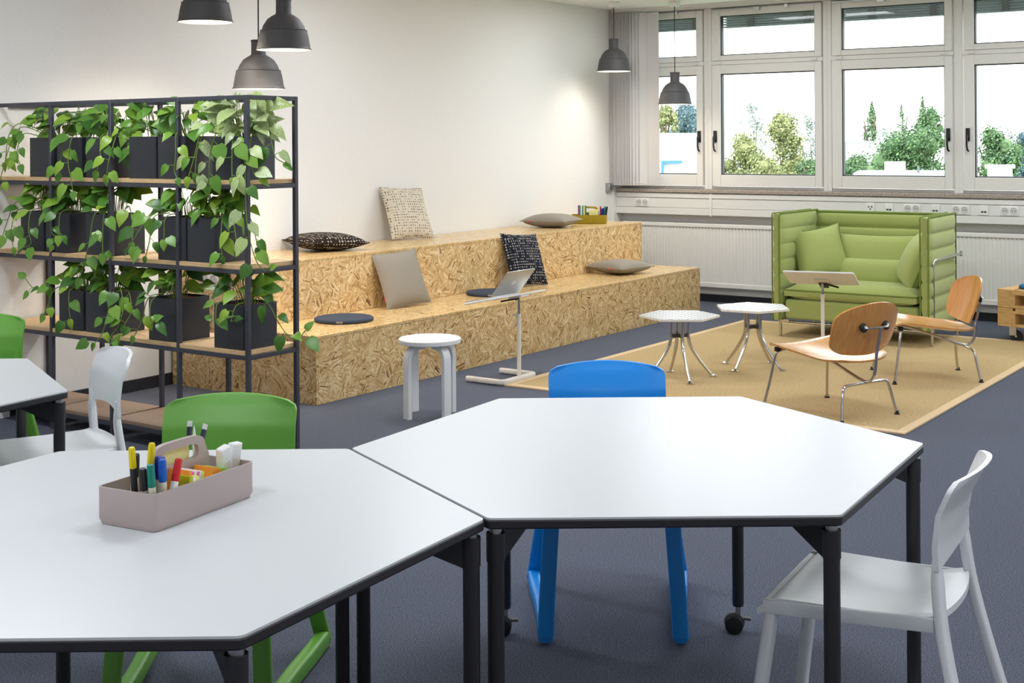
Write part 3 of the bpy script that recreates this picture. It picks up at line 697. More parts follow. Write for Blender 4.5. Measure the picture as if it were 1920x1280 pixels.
planter(.303, ZT, 'leftmost plant on the top shelf, its vines trailing past the left edge', 11, 22, [[(-.05, -.05, .02), (-.13, F_, .06), (-.2, F_-.02, -.02), (-.25, F_-.03, -.14), (-.31, F_-.03, -.27)], [(-.06, -.08, .01), (-.12, F_, .02), (-.15, F_-.02, -.08), (-.12, F_-.02, -.15)], [(-.08, 0, .02), (-.2, -.1, .08), (-.28, -.12, .02), (-.31, -.12, -.09), (-.32, -.12, -.14)]])
planter(.545, ZT, 'second plant from the left on the top shelf with a short dangling vine', 12, 24, [[(0, -.06, .02), (0, F_, .01), (.0, F_-.015, -.08), (-.02, F_-.02, -.19)], [(.05, -.06, .02), (.07, F_, 0), (.06, F_-.02, -.12), (.08, F_-.02, -.21), (.1, F_-.02, -.29)]])
planter(.795, ZT, 'third plant on the top shelf beside the second post, vines over its right side', 13, 24, [[(.04, -.07, .02), (.06, F_, .0), (.08, F_-.02, -.1), (.05, F_-.02, -.18)], [(.08, 0, .03), (.17, -.04, .04), (.24, -.06, -.04), (.2, -.08, -.1)], [(.07, -.04, .02), (.13, -.1, .0), (.15, F_-.02, -.12), (.13, F_-.02, -.2)]])
planter(1.148, ZT, 'bare-fronted plant left of the middle of the top shelf', 14, 20, [[(-.04, 0, .04), (-.12, -.04, .09), (-.2, -.06, .06), (-.26, -.06, .0)], [(-.06, 0, .03), (-.14, -.03, .04), (-.17, -.05, -.03)]], hmax=.2)
planter(1.372, ZT, 'plant with upright leaves right of the bare-fronted one on the top shelf', 15, 20, [[(.05, -.07, .02), (.07, F_, .01), (.09, F_-.02, -.08), (.08, F_-.02, -.17), (.1, F_-.02, -.21)]], hmax=.2)
planter(1.775, ZT-.004, 'large variegated plant on the right end of the top shelf with marbled leaves', 16, 46, [[(-.05, -.07, .05), (-.1, F_, .04), (-.14, F_-.03, -.06), (-.16, F_-.03, -.18)], [(0, -.08, .05), (-.03, F_, .03), (-.05, F_-.03, -.08), (-.06, F_-.03, -.19), (-.08, F_-.02, -.24)],
    [(.06, -.06, .05), (.08, F_, 0), (.09, F_-.02, -.1), (.1, F_-.03, -.2)], [(.08, .0, .05), (.17, -.02, .06), (.22, -.03, -.02), (.24, -.02, -.1), (.28, 0, -.13)],
    [(.1, -.05, .02), (.14, -.12, -.06), (.16, F_, -.22), (.17, F_, -.42), (.2, F_+.02, -.58), (.24, F_+.04, -.64), (.27, F_+.05, -.63)], [(.1, -.03, .03), (.15, -.1, -.05), (.18, -.11, -.17), (.22, -.1, -.2)],
    [(-.08, -.05, .05), (-.16, -.12, .03), (-.2, F_, -.1), (-.22, F_-.02, -.2)]], kind=1, hmax=.24)
planter(.215, ZM, 'leftmost plant on the middle shelf with big dark leaves', 21, 24, [[(-.06, -.04, .03), (-.13, -.12, .05), (-.18, F_, -.05), (-.2, F_-.02, -.14)], [(-.06, -.07, .02), (-.1, F_, 0), (-.12, F_-.02, -.12), (-.1, F_-.02, -.2)], [(.02, -.07, .02), (.03, F_, .0), (.04, F_-.02, -.1), (.06, F_-.02, -.17), (-.02, F_-.02, -.2)]])
planter(.44, ZM, 'second plant from the left on the middle shelf, behind the first post', 22, 26, [[(.0, -.07, .02), (0, F_, 0), (.02, F_-.02, -.1), (.06, F_-.02, -.13), (.03, F_-.02, -.17)], [(.06, -.06, .02), (.07, F_, 0), (.08, F_-.02, -.12)]])
planter(.79, ZM, 'third plant on the middle shelf beside the second post, a vine dropping below the board', 23, 26, [[(.06, -.06, .02), (.09, F_, .01), (.1, F_-.02, -.1), (.1, F_-.02, -.2)], [(.08, 0, .03), (.18, -.05, .04), (.24, -.08, -.06), (.26, -.1, -.14)], [(.03, -.09, .02), (.02, F_-.01, .0), (.0, F_-.03, -.15), (-.05, F_-.03, -.28), (-.08, F_-.03, -.34)]])
planter(1.37, ZM, 'fourth plant on the middle shelf with leaves spilling to the left', 24, 24, [[(-.06, -.03, .04), (-.15, -.08, .04), (-.22, -.11, -.04), (-.27, F_, -.13), (-.31, F_, -.17)], [(-.06, -.07, .02), (-.1, F_, 0), (-.11, F_-.02, -.12), (-.14, F_-.02, -.2)], [(.0, -.07, .02), (-.01, F_, 0), (.0, F_-.02, -.11)]])
planter(1.59, ZM, 'rightmost plant on the middle shelf with a bare dark front', 25, 28, [[(.08, -.03, .03), (.15, -.06, .04), (.2, -.08, -.03), (.23, -.09, -.12)], [(.1, -.04, .02), (.14, -.1, .01), (.15, -.12, -.1), (.16, -.12, -.18)], [(.07, .02, .02), (.16, .02, .05), (.24, .0, -.02), (.28, 0, -.14)]], hmax=.2)
planter(.556, ZL, 'leftmost plant on the lowest shelf with vines reaching left', 31, 24, [[(-.05, -.04, .03), (-.14, -.12, .03), (-.22, F_, -.01), (-.3, F_, .0), (-.37, F_, .05)], [(-.05, -.07, .02), (-.1, F_, .0), (-.14, F_-.02, -.1), (-.17, F_-.02, -.14)], [(.02, -.07, .02), (.03, F_, 0), (.05, F_-.02, -.08), (.06, F_-.02, -.15)]])
planter(.783, ZL, 'second plant on the lowest shelf with a tangle hanging over the board', 32, 24, [[(.06, -.05, .02), (.1, -.11, .01), (.12, F_, -.1), (.1, F_-.02, -.2), (.05, F_-.03, -.26)], [(.08, -.04, .02), (.15, -.08, .02), (.19, -.1, -.08), (.17, -.12, -.17), (.14, F_, -.22), (.18, F_-.01, -.24)], [(.1, -.02, .02), (.18, -.05, .0), (.23, -.08, -.09), (.2, -.1, -.16)]])
planter(1.295, ZL, 'third plant on the lowest shelf with yellowing leaves', 33, 20, [[(-.04, -.07, .02), (-.07, F_, .0), (-.1, F_-.02, -.12), (-.16, F_-.02, -.2)], [(-.05, -.08, .02), (-.05, F_, -.02), (-.02, F_-.03, -.12), (.02, F_-.03, -.1)]])
planter(1.782, ZL, 'rightmost plant on the lowest shelf, a vine drooping off the right end', 34, 20, [[(.08, .0, .03), (.16, .0, .0), (.2, .02, -.08), (.25, .03, -.14), (.3, .05, -.17), (.33, .08, -.12)], [(-.04, -.08, .02), (-.05, F_, 0), (-.04, F_-.02, -.08), (-.07, F_-.02, -.07)], [(.07, -.08, .01), (.08, F_, 0), (.07, F_-.02, -.07), (.1, F_-.02, -.06)]])

# ------------------------------------------------------------------ hexagonal tables
HR, HA = .7664, radians(34.84)
def hexpts(r, rot, rr): return roundpoly([(r*cos(rot+k*pi/3), r*sin(rot+k*pi/3)) for k in range(6)], rr)
def hex_table(label, cx, cy, casters):
    t = thing('hexagonal_table', label, 'table', (cx, cy, 0), HA, group='white hexagonal tables')
    MB().prism(hexpts(HR-.002, 0, .02), .735, .74).build('tabletop', 'laminate_white', t, smooth=30)
    MB().prism(hexpts(HR, 0, .021), .715, .7365).build('edge_band', 'table_black', t, smooth=30, bevel=.004)
    R = MB().prism(hexpts(HR-.12, 0, .01), .69, .714); R.build('under_frame', 'table_black', t)
    for k in range(6):
        a = k*pi/3; M = Matrix.Rotation(a, 4, 'Z') @ Matrix.Translation((HR-.031, 0, 0)); z0 = .085 if k in casters else .012
        l = MB().lathe([(.0, z0), (.017, z0), (.0185, z0+.01), (.0185, .70), (.0, .70)], 18, M); l.build('leg', 'table_black', t)
        MB().lathe([(.0205, .64), (.0205, .702), (.0, .702)], 18, M).build('collar', 'table_black', t)
        B = MB(); B.add([M @ Vector(p) for p in [(-.015, -.009, .712), (-.015, .009, .712), (-.18, -.009, .712), (-.18, .009, .712), (-.015, -.009, .635), (-.015, .009, .635), (-.18, -.009, .706), (-.18, .009, .706)]],
                      [(0, 1, 3, 2), (4, 6, 7, 5), (0, 2, 6, 4), (1, 5, 7, 3), (2, 3, 7, 6), (0, 4, 5, 1)]); B.build('bracket', 'table_black', t)
        MB().lathe([(.014, .701), (.014, .7155)], 14, M).build('leg_pin', 'aluminium', t)
        if k in casters:
            c = MB(); Wm = M @ Matrix.Rotation(casters[k]-a-HA, 4, 'Z')
            c.box(-.008, .008, -.007, .007, .03, .09, Wm); cs = c.build('caster', 'aluminium', t)
            w = MB()
            for s in (-1, 1): w.lathe([(0, s*.009), (.024, s*.009), (.028, s*.013), (.028, s*.024), (.022, s*.026), (0, s*.026)], 20, Wm @ Matrix.Translation((-.012, 0, .028)) @ Matrix.Rotation(radians(90), 4, 'X'))
            w.build('caster_wheel', 'rubber_black', cs)
            MB().lathe([(.0, -.009), (.031, -.009), (.033, 0), (.031, .009), (0, .009)], 20, Wm @ Matrix.Translation((-.012, 0, .033)) @ Matrix.Rotation(radians(90), 4, 'X')).build('caster_hood', 'bracket_grey', cs)
            MB().box(.018, .04, -.01, .01, .042, .05, Wm).build('brake_pedal', 'bracket_grey', cs, bevel=.002)
        else: MB().lathe([(0, 0), (.014, 0), (.016, .004), (.012, .014)], 14, M).build('glide', 'rubber_black', t)
n_ = HA+radians(30)
hex_table('right white hexagonal table with black edge, blue chair behind it', 4.9844, -8.2086, {1: radians(22), 2: radians(40)})
hex_table('near left white hexagonal table carrying the mauve desk caddy', 4.9844-1.334*cos(n_), -8.2086-1.334*sin(n_), {1: radians(30), 2: radians(40)})
hex_table('far left white hexagonal table cut by the left frame edge', 2.383, -8.981, {1: radians(30), 2: radians(40)})

# ------------------------------------------------------------------ plastic chairs
def lerp_prof(P, z):
    for (a, b), (c, d) in zip(P[:-1], P[1:]):
        if z <= d: k = (z-b)/(d-b); return a+(c-a)*max(0, min(1, k))
    return P[-1][0]
UP = [(.30, .02), (.262, .14), (.225, .28), (.197, .40), (.183, .48), (.175, .56), (.172, .63), (.18, .70), (.205, .76), (.222, .786)]
def plastic_chair(label, mat, x, y, rz):
    t = thing('plastic_chair', label, 'chair', (x, y, 0), rz, group='plastic shell chairs')
    def seat(u, v):
        a = 2*u-1; yy = -.24+.42*v; hw = .212-.022*v
        z = .462-.016*(1-a*a)*sin(pi*min(1, v*1.1))-.03*max(0, 1-v/.16)**2+.012*max(0, (v-.8)/.2)**2
        if v > .9: yy += .025*(1-a*a)*(v-.9)/.1
        return (a*hw, yy, z), (0, 0, 1)
    MB().grid(seat, 16, 16, .016).build('seat', mat, t, smooth=50)
    S = MB()
    for s in (-1, 1): S.sweep([(s*.207, -.225, .438), (s*.2, -.05, .443), (s*.19, .17, .45)], rrect(.034, .014, .005, 2), (0, 0, 1))
    S.sweep([(-.195, -.222, .436), (.195, -.222, .436)], rrect(.03, .016, .005, 2), (0, 0, 1)); S.build('seat_rim', mat, t)
    def back(u, v):
        a = 2*u-1; zb = .575+.022*(1-a*a); zt = .79-.014*a*a; z = zb+(zt-zb)*v
        hw = .199+.002*v
        if v > .84: q = (v-.84)/.16; hw -= .03*(1-sqrt(max(0, 1-q*q)))
        return (a*hw, lerp_prof(UP, z)+.034*(1-a*a)*(.5+.5*v)-.004, z), (0, -1, -.1)
    MB().grid(back, 18, 16, .013).build('backrest', mat, t, smooth=50)
    for s in (-1, 1):
        pts = smooth_path([(s*(.262-.088*min(1, z/.56)+.008*max(0, min(1, (z-.56)/.14))), yy, z) for yy, z in UP[:7]], 3)
        n = len(pts); MB().sweep(pts, rrect(.05, .024, .009, 3), (1, 0, 0), scales=[1.0-.7*max(0, min(1, (q.z-.55)/.08)) for q in pts]).build('leg', mat, t)
        MB().sweep(smooth_path([(s*.208, -.262, .022), (s*.204, -.252, .12), (s*.193, -.228, .3), (s*.184, -.208, .44)], 4), rrect(.05, .028, .009, 3), (1, 0, 0)).build('leg', mat, t)
        MB().sweep(smooth_path([(s*.208, -.268, .036), (s*.212, -.2, .03), (s*.228, 0, .0285), (s*.247, .16, .0285), (s*.26, .302, .0285)], 4), rrect(.056, .042, .012, 3), (0, 0, 1)).build('runner', mat, t)
plastic_chair('white plastic chair at the right of the right table, facing left', 'white_plastic', 5.61, -8.12, radians(276.5))
plastic_chair('blue plastic chair behind the right hexagonal table', 'blue_plastic', 4.503, -7.562, radians(33))
plastic_chair('green plastic chair behind the near left table, its back facing the grid shelf', 'green_plastic', 3.848, -8.674, radians(32.5))
plastic_chair('green plastic chair at the far left frame edge behind the far left table', 'green_plastic', 1.466, -7.964, radians(32.5))
plastic_chair('white plastic chair at the far left table seen from the side before the shelf', 'white_plastic', 2.607, -8.305, radians(-23))

# ------------------------------------------------------------------ stool
t = thing('round_stool', 'small white round stool with four bent legs before the lower wooden step', 'stool', (2.027, -5.43, 0))
MB().lathe([(0, .412), (.172, .412), (.177, .416), (.177, .436), (.173, .44), (0, .44)], 48).build('seat', 'white_lacquer', t)
for k in range(4):
    a = radians(255+90*k); M = Matrix.Rotation(a, 4, 'Z')
    pts = [(.155, 0, 0), (.155, 0, .30)]+[(.155-.065*(1-cos(b)), 0, .33+.067*sin(b)) for b in (radians(q) for q in (0, 18, 36, 54, 72, 90))]+[(.05, 0, .399)]
    MB().sweep([M @ Vector(p) for p in pts], rrect(.028, .05, .003, 1), M.to_3x3() @ Vector((1, 0, 0))).build('leg', 'white_lacquer', t)

# ------------------------------------------------------------------ tray tables and laptop
def tray_table(label, loc, rz, tilt, tz, zc=.43, size=(.32, .5), off=-.1):
    t = thing('tray_table', label, 'table', loc, rz, group='white mobile tray tables')
    p = smooth_path([(-.285, -.178, .022), (-.05, -.178, .022), (-.015, -.172, .022), (0, -.14, .022), (0, 0, .022), (0, .14, .022), (-.015, .172, .022), (-.05, .178, .022), (-.275, .178, .022)], 4)
    MB().sweep(p, rrect(.034, .036, .01, 3), (0, 0, 1)).build('base', 'offwhite_metal', t)
    MB().lathe([(.0135, .03), (.0135, zc), (0, zc)], 16).build('post', 'offwhite_metal', t)
    MB().lathe([(.0095, zc), (.0095, tz-.02)], 14).build('inner_post', 'chrome', t)
    k = MB().lathe([(.0165, zc-.012), (.0165, zc+.008)], 16, None, True); k.tube([(-.012, .0, zc), (-.034, 0, zc)], .005, 8); k.lathe([(0, -.006), (.009, -.006), (.009, .006), (0, .006)], 10, Matrix.Translation((-.036, 0, zc)) @ Matrix.Rotation(radians(90), 4, 'Y')); k.build('clamp', 'offwhite_metal', t)
    M = Matrix.Translation((0, 0, tz)) @ Matrix.Rotation(-tilt, 4, 'Y')
    MB().prism(rrect(size[0], size[1], .02, 4), -.006, .006, M @ Matrix.Translation((off, 0, .006))).build('tray', 'white_lacquer', t, bevel=.003)
    MB().box(-.05, .05, -.05, .05, -.012, 0, M).build('mount_plate', 'offwhite_metal', t, bevel=.003)
    m = MB().box(-.13, -.02, -.03, .03, -.022, -.012, M); m.tube([M @ Vector((-.02, .02, -.018)), M @ Vector((-.1, .1, -.022))], .007, 8); m.build('tilt_mechanism', 'rubber_black', t, bevel=.002)
    return M
TM = tray_table('white tray table with the open laptop beside the lower wooden step', (1.86, -4.31, 0), 0, radians(11.5), .556, size=(.32, .5), off=-.105)
tray_table('empty white tray table before the green sofa behind the wooden chair', (3.113, -2.292, .012), radians(-77), radians(20), .525, .42, size=(.34, .5), off=.05)
Wd = Matrix.Translation((1.86, -4.31, 0)) @ TM
lm = Wd @ Matrix.Translation((-.15, -.085, .0125))
t = thing('laptop', 'open silver laptop on the tray table, lid turned to the room', 'laptop', lm.to_translation(), rot=lm.to_euler())
MB().prism(rrect(.215, .31, .012), 0, .009).build('keyboard_base', 'laptop_alu', t, bevel=.002)
MB().box(-.06, .07, -.13, .13, .009, .0098).build('keys', 'rubber_black', t)
LM = Matrix.Translation((.104, 0, .009)) @ Matrix.Rotation(radians(50), 4, 'Y')
MB().prism(rrect(.21, .31, .012), 0, .005, LM @ Matrix.Translation((0, 0, .107)) @ Matrix.Rotation(radians(90), 4, 'Y')).build('lid', 'laptop_alu', t, bevel=.0015)
MB().box(-.0012, 0, -.148, .148, .012, .204, LM).build('screen', 'handle_black', t)
# emblem on the lid: a bitten fruit with a leaf, flat
ol = []
for k in range(30):
    a = 2*pi*k/30; r = .019*(1-.10*cos(2*(a-pi/2))*(1 if sin(a) > 0 else .5))
    x, z = r*cos(a), r*sin(a)*1.02
    if (x-.021)**2+(z-.003)**2 < .0095**2:
        ang = atan2(z-.003, x-.021); x, z = .021+.0095*cos(pi-(ang-pi)*1), .003+.0095*sin(ang)
        x = .021-abs(.0095*cos(ang))
    ol.append((x, z))
G = MB(); EM = LM @ Matrix.Translation((.0052, 0, .107)) @ Matrix.Rotation(radians(90), 4, 'Z') @ Matrix.Rotation(radians(90), 4, 'X')
G.prism(ol, 0, .0004, EM); G.prism([(.0, .021), (.004, .022), (.008, .027), (.009, .032), (.004, .03), (.001, .026)], 0, .0004, EM); G.build('emblem', 'logo_white', t, smooth=0)

# ------------------------------------------------------------------ rug
rx0, rx1, ry0, ry1 = 1.86, 4.45, -4.485, -.915
t = thing('rug', 'sisal rug with pale cloth border under the lounge chairs and sofa', 'rug', (0, 0, 0))
MB().box(rx0+.055, rx1-.055, ry0+.055, ry1-.055, 0, .0105).build('woven_field', 'sisal', t)
for a in ((rx0, rx1, ry0, ry0+.056), (rx0, rx1, ry1-.056, ry1), (rx0, rx0+.056, ry0+.056, ry1-.056), (rx1-.056, rx1, ry0+.056, ry1-.056)):
    MB().box(*a, 0, .012).build('border_band', 'rug_border', t, bevel=.003)

# ------------------------------------------------------------------ patterned hexagonal side tables
def side_table(label, cx, cy, rot, legrot, topmat):
    t = thing('side_table', label, 'table', (cx, cy, .012), rot, group='small hexagonal side tables')
    z = .408
    MB().prism(hexpts(.262, 0, .006), z-.016, z-.001).build('edge_band', 'offwhite_metal', t, bevel=.002)
    MB().prism(hexpts(.259, 0, .006), z-.001, z).build('tabletop', topmat, t)
    MB().lathe([(0, z-.028), (.09, z-.028), (.09, z-.016), (0, z-.016)], 24).build('spider_plate', 'aluminium', t)
    for k in range(4):
        a = legrot-rot+k*pi/2; M = Matrix.Rotation(a, 4, 'Z')
        p = smooth_path([(.058, 0, z-.02), (.058, 0, .3), (.06, 0, .25), (.08, 0, .19), (.14, 0, .10), (.212, 0, .012)], 4)
        l = MB().tube([M @ Vector(q) for q in p], .0115, 10, scales=[1 if q.z > .2 else .72+.28*q.z/.2 for q in p]); lg = l.build('leg', 'chrome', t)
        MB().lathe([(0, 0), (.026, 0), (.026, .004), (.012, .012), (0, .014)], 16, M @ Matrix.Translation((.228, 0, 0))).build('foot', 'chrome', lg)
    MB().box(-.055, .055, -.012, .012, .262, .285, Matrix.Rotation(legrot-rot, 4, 'Z')).box(-.012, .012, -.055, .055, .262, .285, Matrix.Rotation(legrot-rot, 4, 'Z')).build('leg_spreader', 'rubber_grey', t, bevel=.004)
side_table('small hexagonal side table with fine lattice-patterned top, nearer the wooden step', 2.695, -3.683, radians(31), radians(-45), 'top_lattice')
side_table('small hexagonal side table with striped top, nearer the sofa', 2.922, -3.058, radians(3), radians(-8), 'top_stripes')

# ------------------------------------------------------------------ moulded plywood lounge chairs
def lounge_chair(label, x, y, face):
    t = thing('lounge_chair', label, 'chair', (x, y, .012), face+pi/2, group='moulded plywood lounge chairs')
    def seat(u, v):
        a = 2*u-1; b = 2*v-1
        # squircle outline, wider in front
        k = sqrt(max(1e-6, 1-.30*a*a*b*b)) if True else 1
        hw = (.285-.03*v)*(1-.32*abs(b)**5)
        yy = -.575+.60*v+.035*abs(a)**4*(1 if v < .5 else -1)*(abs(b)**2)
        z = .312+.075*(1-v)**1.0-.04*max(0, 1-v/.22)**2 - .02*sin(pi*v)*(1-a*a) + .012*max(0, (v-.75)/.25)**2 + .012*a*a
        return (a*hw, yy, z), (0, 0, 1)
    s = MB().grid(seat, 22, 22, .0105); s.build('seat', 'ply_ash', t, smooth=60)
    tilt = radians(17); c0 = Vector((0, .045, .50))
    def back(u, v):
        a = 2*u-1; b = 2*v-1
        hw = .268*(1-.07*(1-v))*(1-.5*abs(b)**3.6 if b > 0 else 1-.30*abs(b)**5); hh = .155
        lz = b*hh*(1-.10*a*a*abs(b)); lx = a*hw
        dy = -.075*(a*hw/.275)**2-.012*b*b
        p = c0+Vector((lx, dy+lz*sin(tilt), lz*cos(tilt)))
        return p, Vector((0, -cos(tilt), sin(tilt)))
    MB().grid(back, 22, 20, .0095).build('backrest', 'ply_ash', t, smooth=60)
    r = .0085
    def leg(pts, nm='leg'): return MB().tube(smooth_path(pts, 4), r, 10).build(nm, 'chrome', t)
    for s_ in (-1, 1):
        l = leg([(s_*.262, -.535, .01), (s_*.235, -.508, .16), (s_*.215, -.485, .30), (s_*.2, -.477, .327), (s_*.165, -.475, .334), (0, -.475, .335)])
        MB().lathe([(0, -.002), (.016, -.002), (.016, .003), (.010, .009), (.010, .018)], 14, Matrix.Translation((s_*.264, -.537, 0))).build('glide', 'rubber_black', l)
        l = leg([(s_*.222, .022, .01), (s_*.205, .008, .09), (s_*.186, -.002, .165), (s_*.172, -.005, .186), (s_*.14, -.006, .193), (0, -.006, .195)])
        MB().lathe([(0, -.002), (.016, -.002), (.016, .003), (.010, .009), (.010, .018)], 14, Matrix.Translation((s_*.223, .024, 0))).build('glide', 'rubber_black', l)
    MB().tube(smooth_path([(0, -.5, .338), (0, -.4, .326), (0, -.22, .27), (0, -.06, .213), (0, -.0, .203), (0, .04, .22), (0, .062, .27), (0, .072, .36), (0, .09, .44), (0, .1, .51)], 4), r*1.05, 10).build('spine', 'chrome', t)
    cb = MB().tube(smooth_path([(-.09, .066, .512), (-.07, .092, .512), (0, .1, .512), (.07, .092, .512), (.09, .066, .512)], 4), .006, 8).build('cross_bar', 'chrome', t)
    for s_ in (-1, 1):
        M = Matrix.Translation((s_*.09, .060, .512)) @ Matrix.Rotation(-radians(90)+tilt, 4, 'X')
        MB().lathe([(0, -.004), (.026, -.004), (.026, .006), (.022, .010), (0, .012)], 18, M).build('shock_mount', 'rubber_black', t)
        MB().lathe([(.011, .01), (.010, .017), (0, .019)], 12, M).build('bolt_cap', 'chrome', t)
    for s_ in (-1, 1): MB().box(s_*.2-.014, s_*.2+.014, -.495, -.465, .327, .352).build('seat_spacer', 'rubber_black', t, bevel=.003)
lounge_chair('nearer plywood lounge chair with chrome legs, seen from behind on the rug', 4.15, -4.232, radians(158.9))
lounge_chair('farther plywood lounge chair with chrome legs beside the sofa, seen from its side', 4.23, -2.641, radians(214.8))

# ------------------------------------------------------------------ sofa
sx0, sx1, syf, syb = 2.45, 3.67, -1.66, -.88
sofa = thing('sofa', 'light green two-seat sofa with high quilted panels under the windows', 'sofa', (0, 0, .0))
def quilt(name, L, h0, h1, nch, th, M, parent, both=True):
    """upright quilted panel along local X, height Z, ridges bulging along Y"""
    nu, nv = 14, nch*8; m = MB(); vs = []; fs = []
    prof = []
    for j in range(nv+1):
        s = j/8; fr = s-int(s); prof.append((h0+(h1-h0)*j/nv, abs(sin(pi*s))**.45))
    ring = []
    for z, b in prof: ring.append((th/2*(.62+.38*b), z))
    loop = ring+[(-y, z) for y, z in reversed(ring)]; k = len(loop)
    for i in range(nu+1):
        u = i/nu; x = u*L; e = min(u, 1-u)*L; f = 1-.5*max(0, 1-e/.03)**2
        for y, z in loop: vs.append(M @ Vector((x, y*f, z)))
    for i in range(nu): fs += [(i*k+q, i*k+(q+1) % k, (i+1)*k+(q+1) % k, (i+1)*k+q) for q in range(k)]
    fs += [tuple(range(k-1, -1, -1)), tuple(range(nu*k, (nu+1)*k))]
    o = m.add(vs, fs).build(name, 'sofa_green', parent, smooth=60)
    P = MB()
    for s in (-1, 1):
        P.tube([M @ Vector(p) for p in [(0, s*th*.36, h0), (0, s*th*.36, h1-.01), (.012, s*th*.36, h1+.004), (L-.012, s*th*.36, h1+.004), (L, s*th*.36, h1-.01), (L, s*th*.36, h0)]], .0065, 7)
    P.build('piping', 'piping_green', o); return o
PT = .085
quilt('back_panel', sx1-sx0-.09, .15, .955, 7, PT, Matrix.Translation((sx0+.045, syb-.04, 0)), sofa)
for nm, x, dx in (('side_panel', sx0+PT/2, .02), ('side_panel', sx1-PT/2, -.02)):
    a = Vector((x, syb-.04)); b = Vector((x-dx*1.0, syf)); d = (b-a)
    quilt(nm, d.length, .135, .968, 7, PT, Matrix.Translation((a.x, a.y, 0)) @ Matrix.Rotation(atan2(d.y, d.x), 4, 'Z'), sofa)
MB().box(sx0+.08, sx1-.08, syf+.03, syb-.08, .145, .30).build('base', 'sofa_green', sofa, bevel=.025, seg=4)
def plump(x0, x1, y0, y1, z0, z1, bul=.035, n=14):
    m = MB(); vs = []; fs = []; N = (n+1)**2
    for sgn in (1, -1):
        for j in range(n+1):
            for i in range(n+1):
                u, v = 2*i/n-1, 2*j/n-1; e = ((1-abs(u)**4)*(1-abs(v)**4))**.5
                zc = (z0+z1)/2; hz = (z1-z0)/2*(.45+.55*min(1, e*1.6)) + (bul*e if sgn > 0 else 0)
                vs.append(((x0+x1)/2+u*(x1-x0)/2, (y0+y1)/2+v*(y1-y0)/2, zc+sgn*hz))
    a = lambda i, j: j*(n+1)+i
    for j in range(n):
        for i in range(n): q = (a(i, j), a(i+1, j), a(i+1, j+1), a(i, j+1)); fs += [q, tuple(N+k for k in reversed(q))]
    rim = [a(i, 0) for i in range(n)]+[a(n, j) for j in range(n)]+[a(i, n) for i in range(n, 0, -1)]+[a(0, j) for j in range(n, 0, -1)]; L = len(rim)
    for q in range(L): fs.append((rim[q], N+rim[q], N+rim[(q+1) % L], rim[(q+1) % L]))
    m.add(vs, fs); m.rim = [Vector(vs[k])for k in rim]; return m
c = plump(sx0+.085, sx1-.085, syf+.01, syb-.09, .30, .405); so = c.build('seat_cushion', 'sofa_green', sofa, smooth=60); MB().tube(c.rim, .006, 6, True).build('piping', 'piping_green', so)
for x, y in ((sx0+.045, syf+.03), (sx1+.0, syf+.1), (sx0+.045, syb-.06), (sx1-.0, syb-.06)):
    l = MB().lathe([(.011, .0125), (.011, .15)], 12, Matrix.Translation((x, y, 0))); l.lathe([(0, .012), (.015, .012), (.015, .02), (.011, .022)], 12, Matrix.Translation((x, y, 0))); l.build('leg', 'chrome', sofa)
for x, s in ((sx0-.012, -1), (sx1+.012, 1)):
    MB().tube(smooth_path([(x, syf+.1, .12), (x, syf+.1, .4), (x, syf+.1, .60), (x, syf+.108, .63), (x, syf+.135, .645), (x, syf+.3, .647), (x, syb+.02, .65)], 4), .0105, 10).build('side_tube', 'chrome', sofa)
    MB().box(x-.008, x+.008, syb+.012, syb+.032, .63, .668).build('tube_end', 'aluminium', sofa)
MB().tube([(sx0+.05, syf+.1, .115), (sx1, syf+.1, .115)], .011, 10).build('front_tube', 'chrome', sofa); MB().tube([(sx0+.05, syb-.06, .115), (sx1, syb-.06, .115)], .011, 10).build('rear_tube', 'chrome', sofa)
MB().box(sx0+.03, sx0+.12, syf+.02, syf+.04, .118, .142).build('leg_bracket', 'chrome', sofa, bevel=.002)
def sofa_cushion(label, w, h, th, loc, M, pinch=.07):
    t = thing('sofa_cushion', label, 'cushion', loc, rot=M.to_euler(), group='loose cushions on the green sofa')
    pb = pillow_mb(w, h, th, 16, pinch); cv = pb.build('cover', 'sofa_green', t, smooth=60); MB().tube(pb.rim, .0065, 6, True).build('piping', 'piping_green', t)
RX90 = lambda d: Matrix.Rotation(radians(d), 4, 'X'); RZ = lambda d: Matrix.Rotation(radians(d), 4, 'Z')
sofa_cushion('wide upper back cushion spanning the sofa with quilted top edge', 1.04, .42, .16, (3.06, -1.06, .605), RZ(0) @ RX90(78), .16)
sofa_cushion('square corner cushion at the left end of the sofa', .45, .46, .21, (2.67, -1.25, .635), RZ(38) @ RX90(66) @ RZ(9), .13)
sofa_cushion('square corner cushion at the right end of the sofa', .42, .44, .2, (3.47, -1.30, .61), RZ(-56) @ RX90(66) @ RZ(-9), .13)
t = thing('sofa_cushion', 'low lumbar roll along the back of the sofa seat', 'cushion', (3.07, -1.2, .49), group='loose cushions on the green sofa')
pb = pillow_mb(.76, .24, .15, 16, .03); pb.build('cover', 'sofa_green', t, rot=(radians(80), 0, 0), smooth=60)

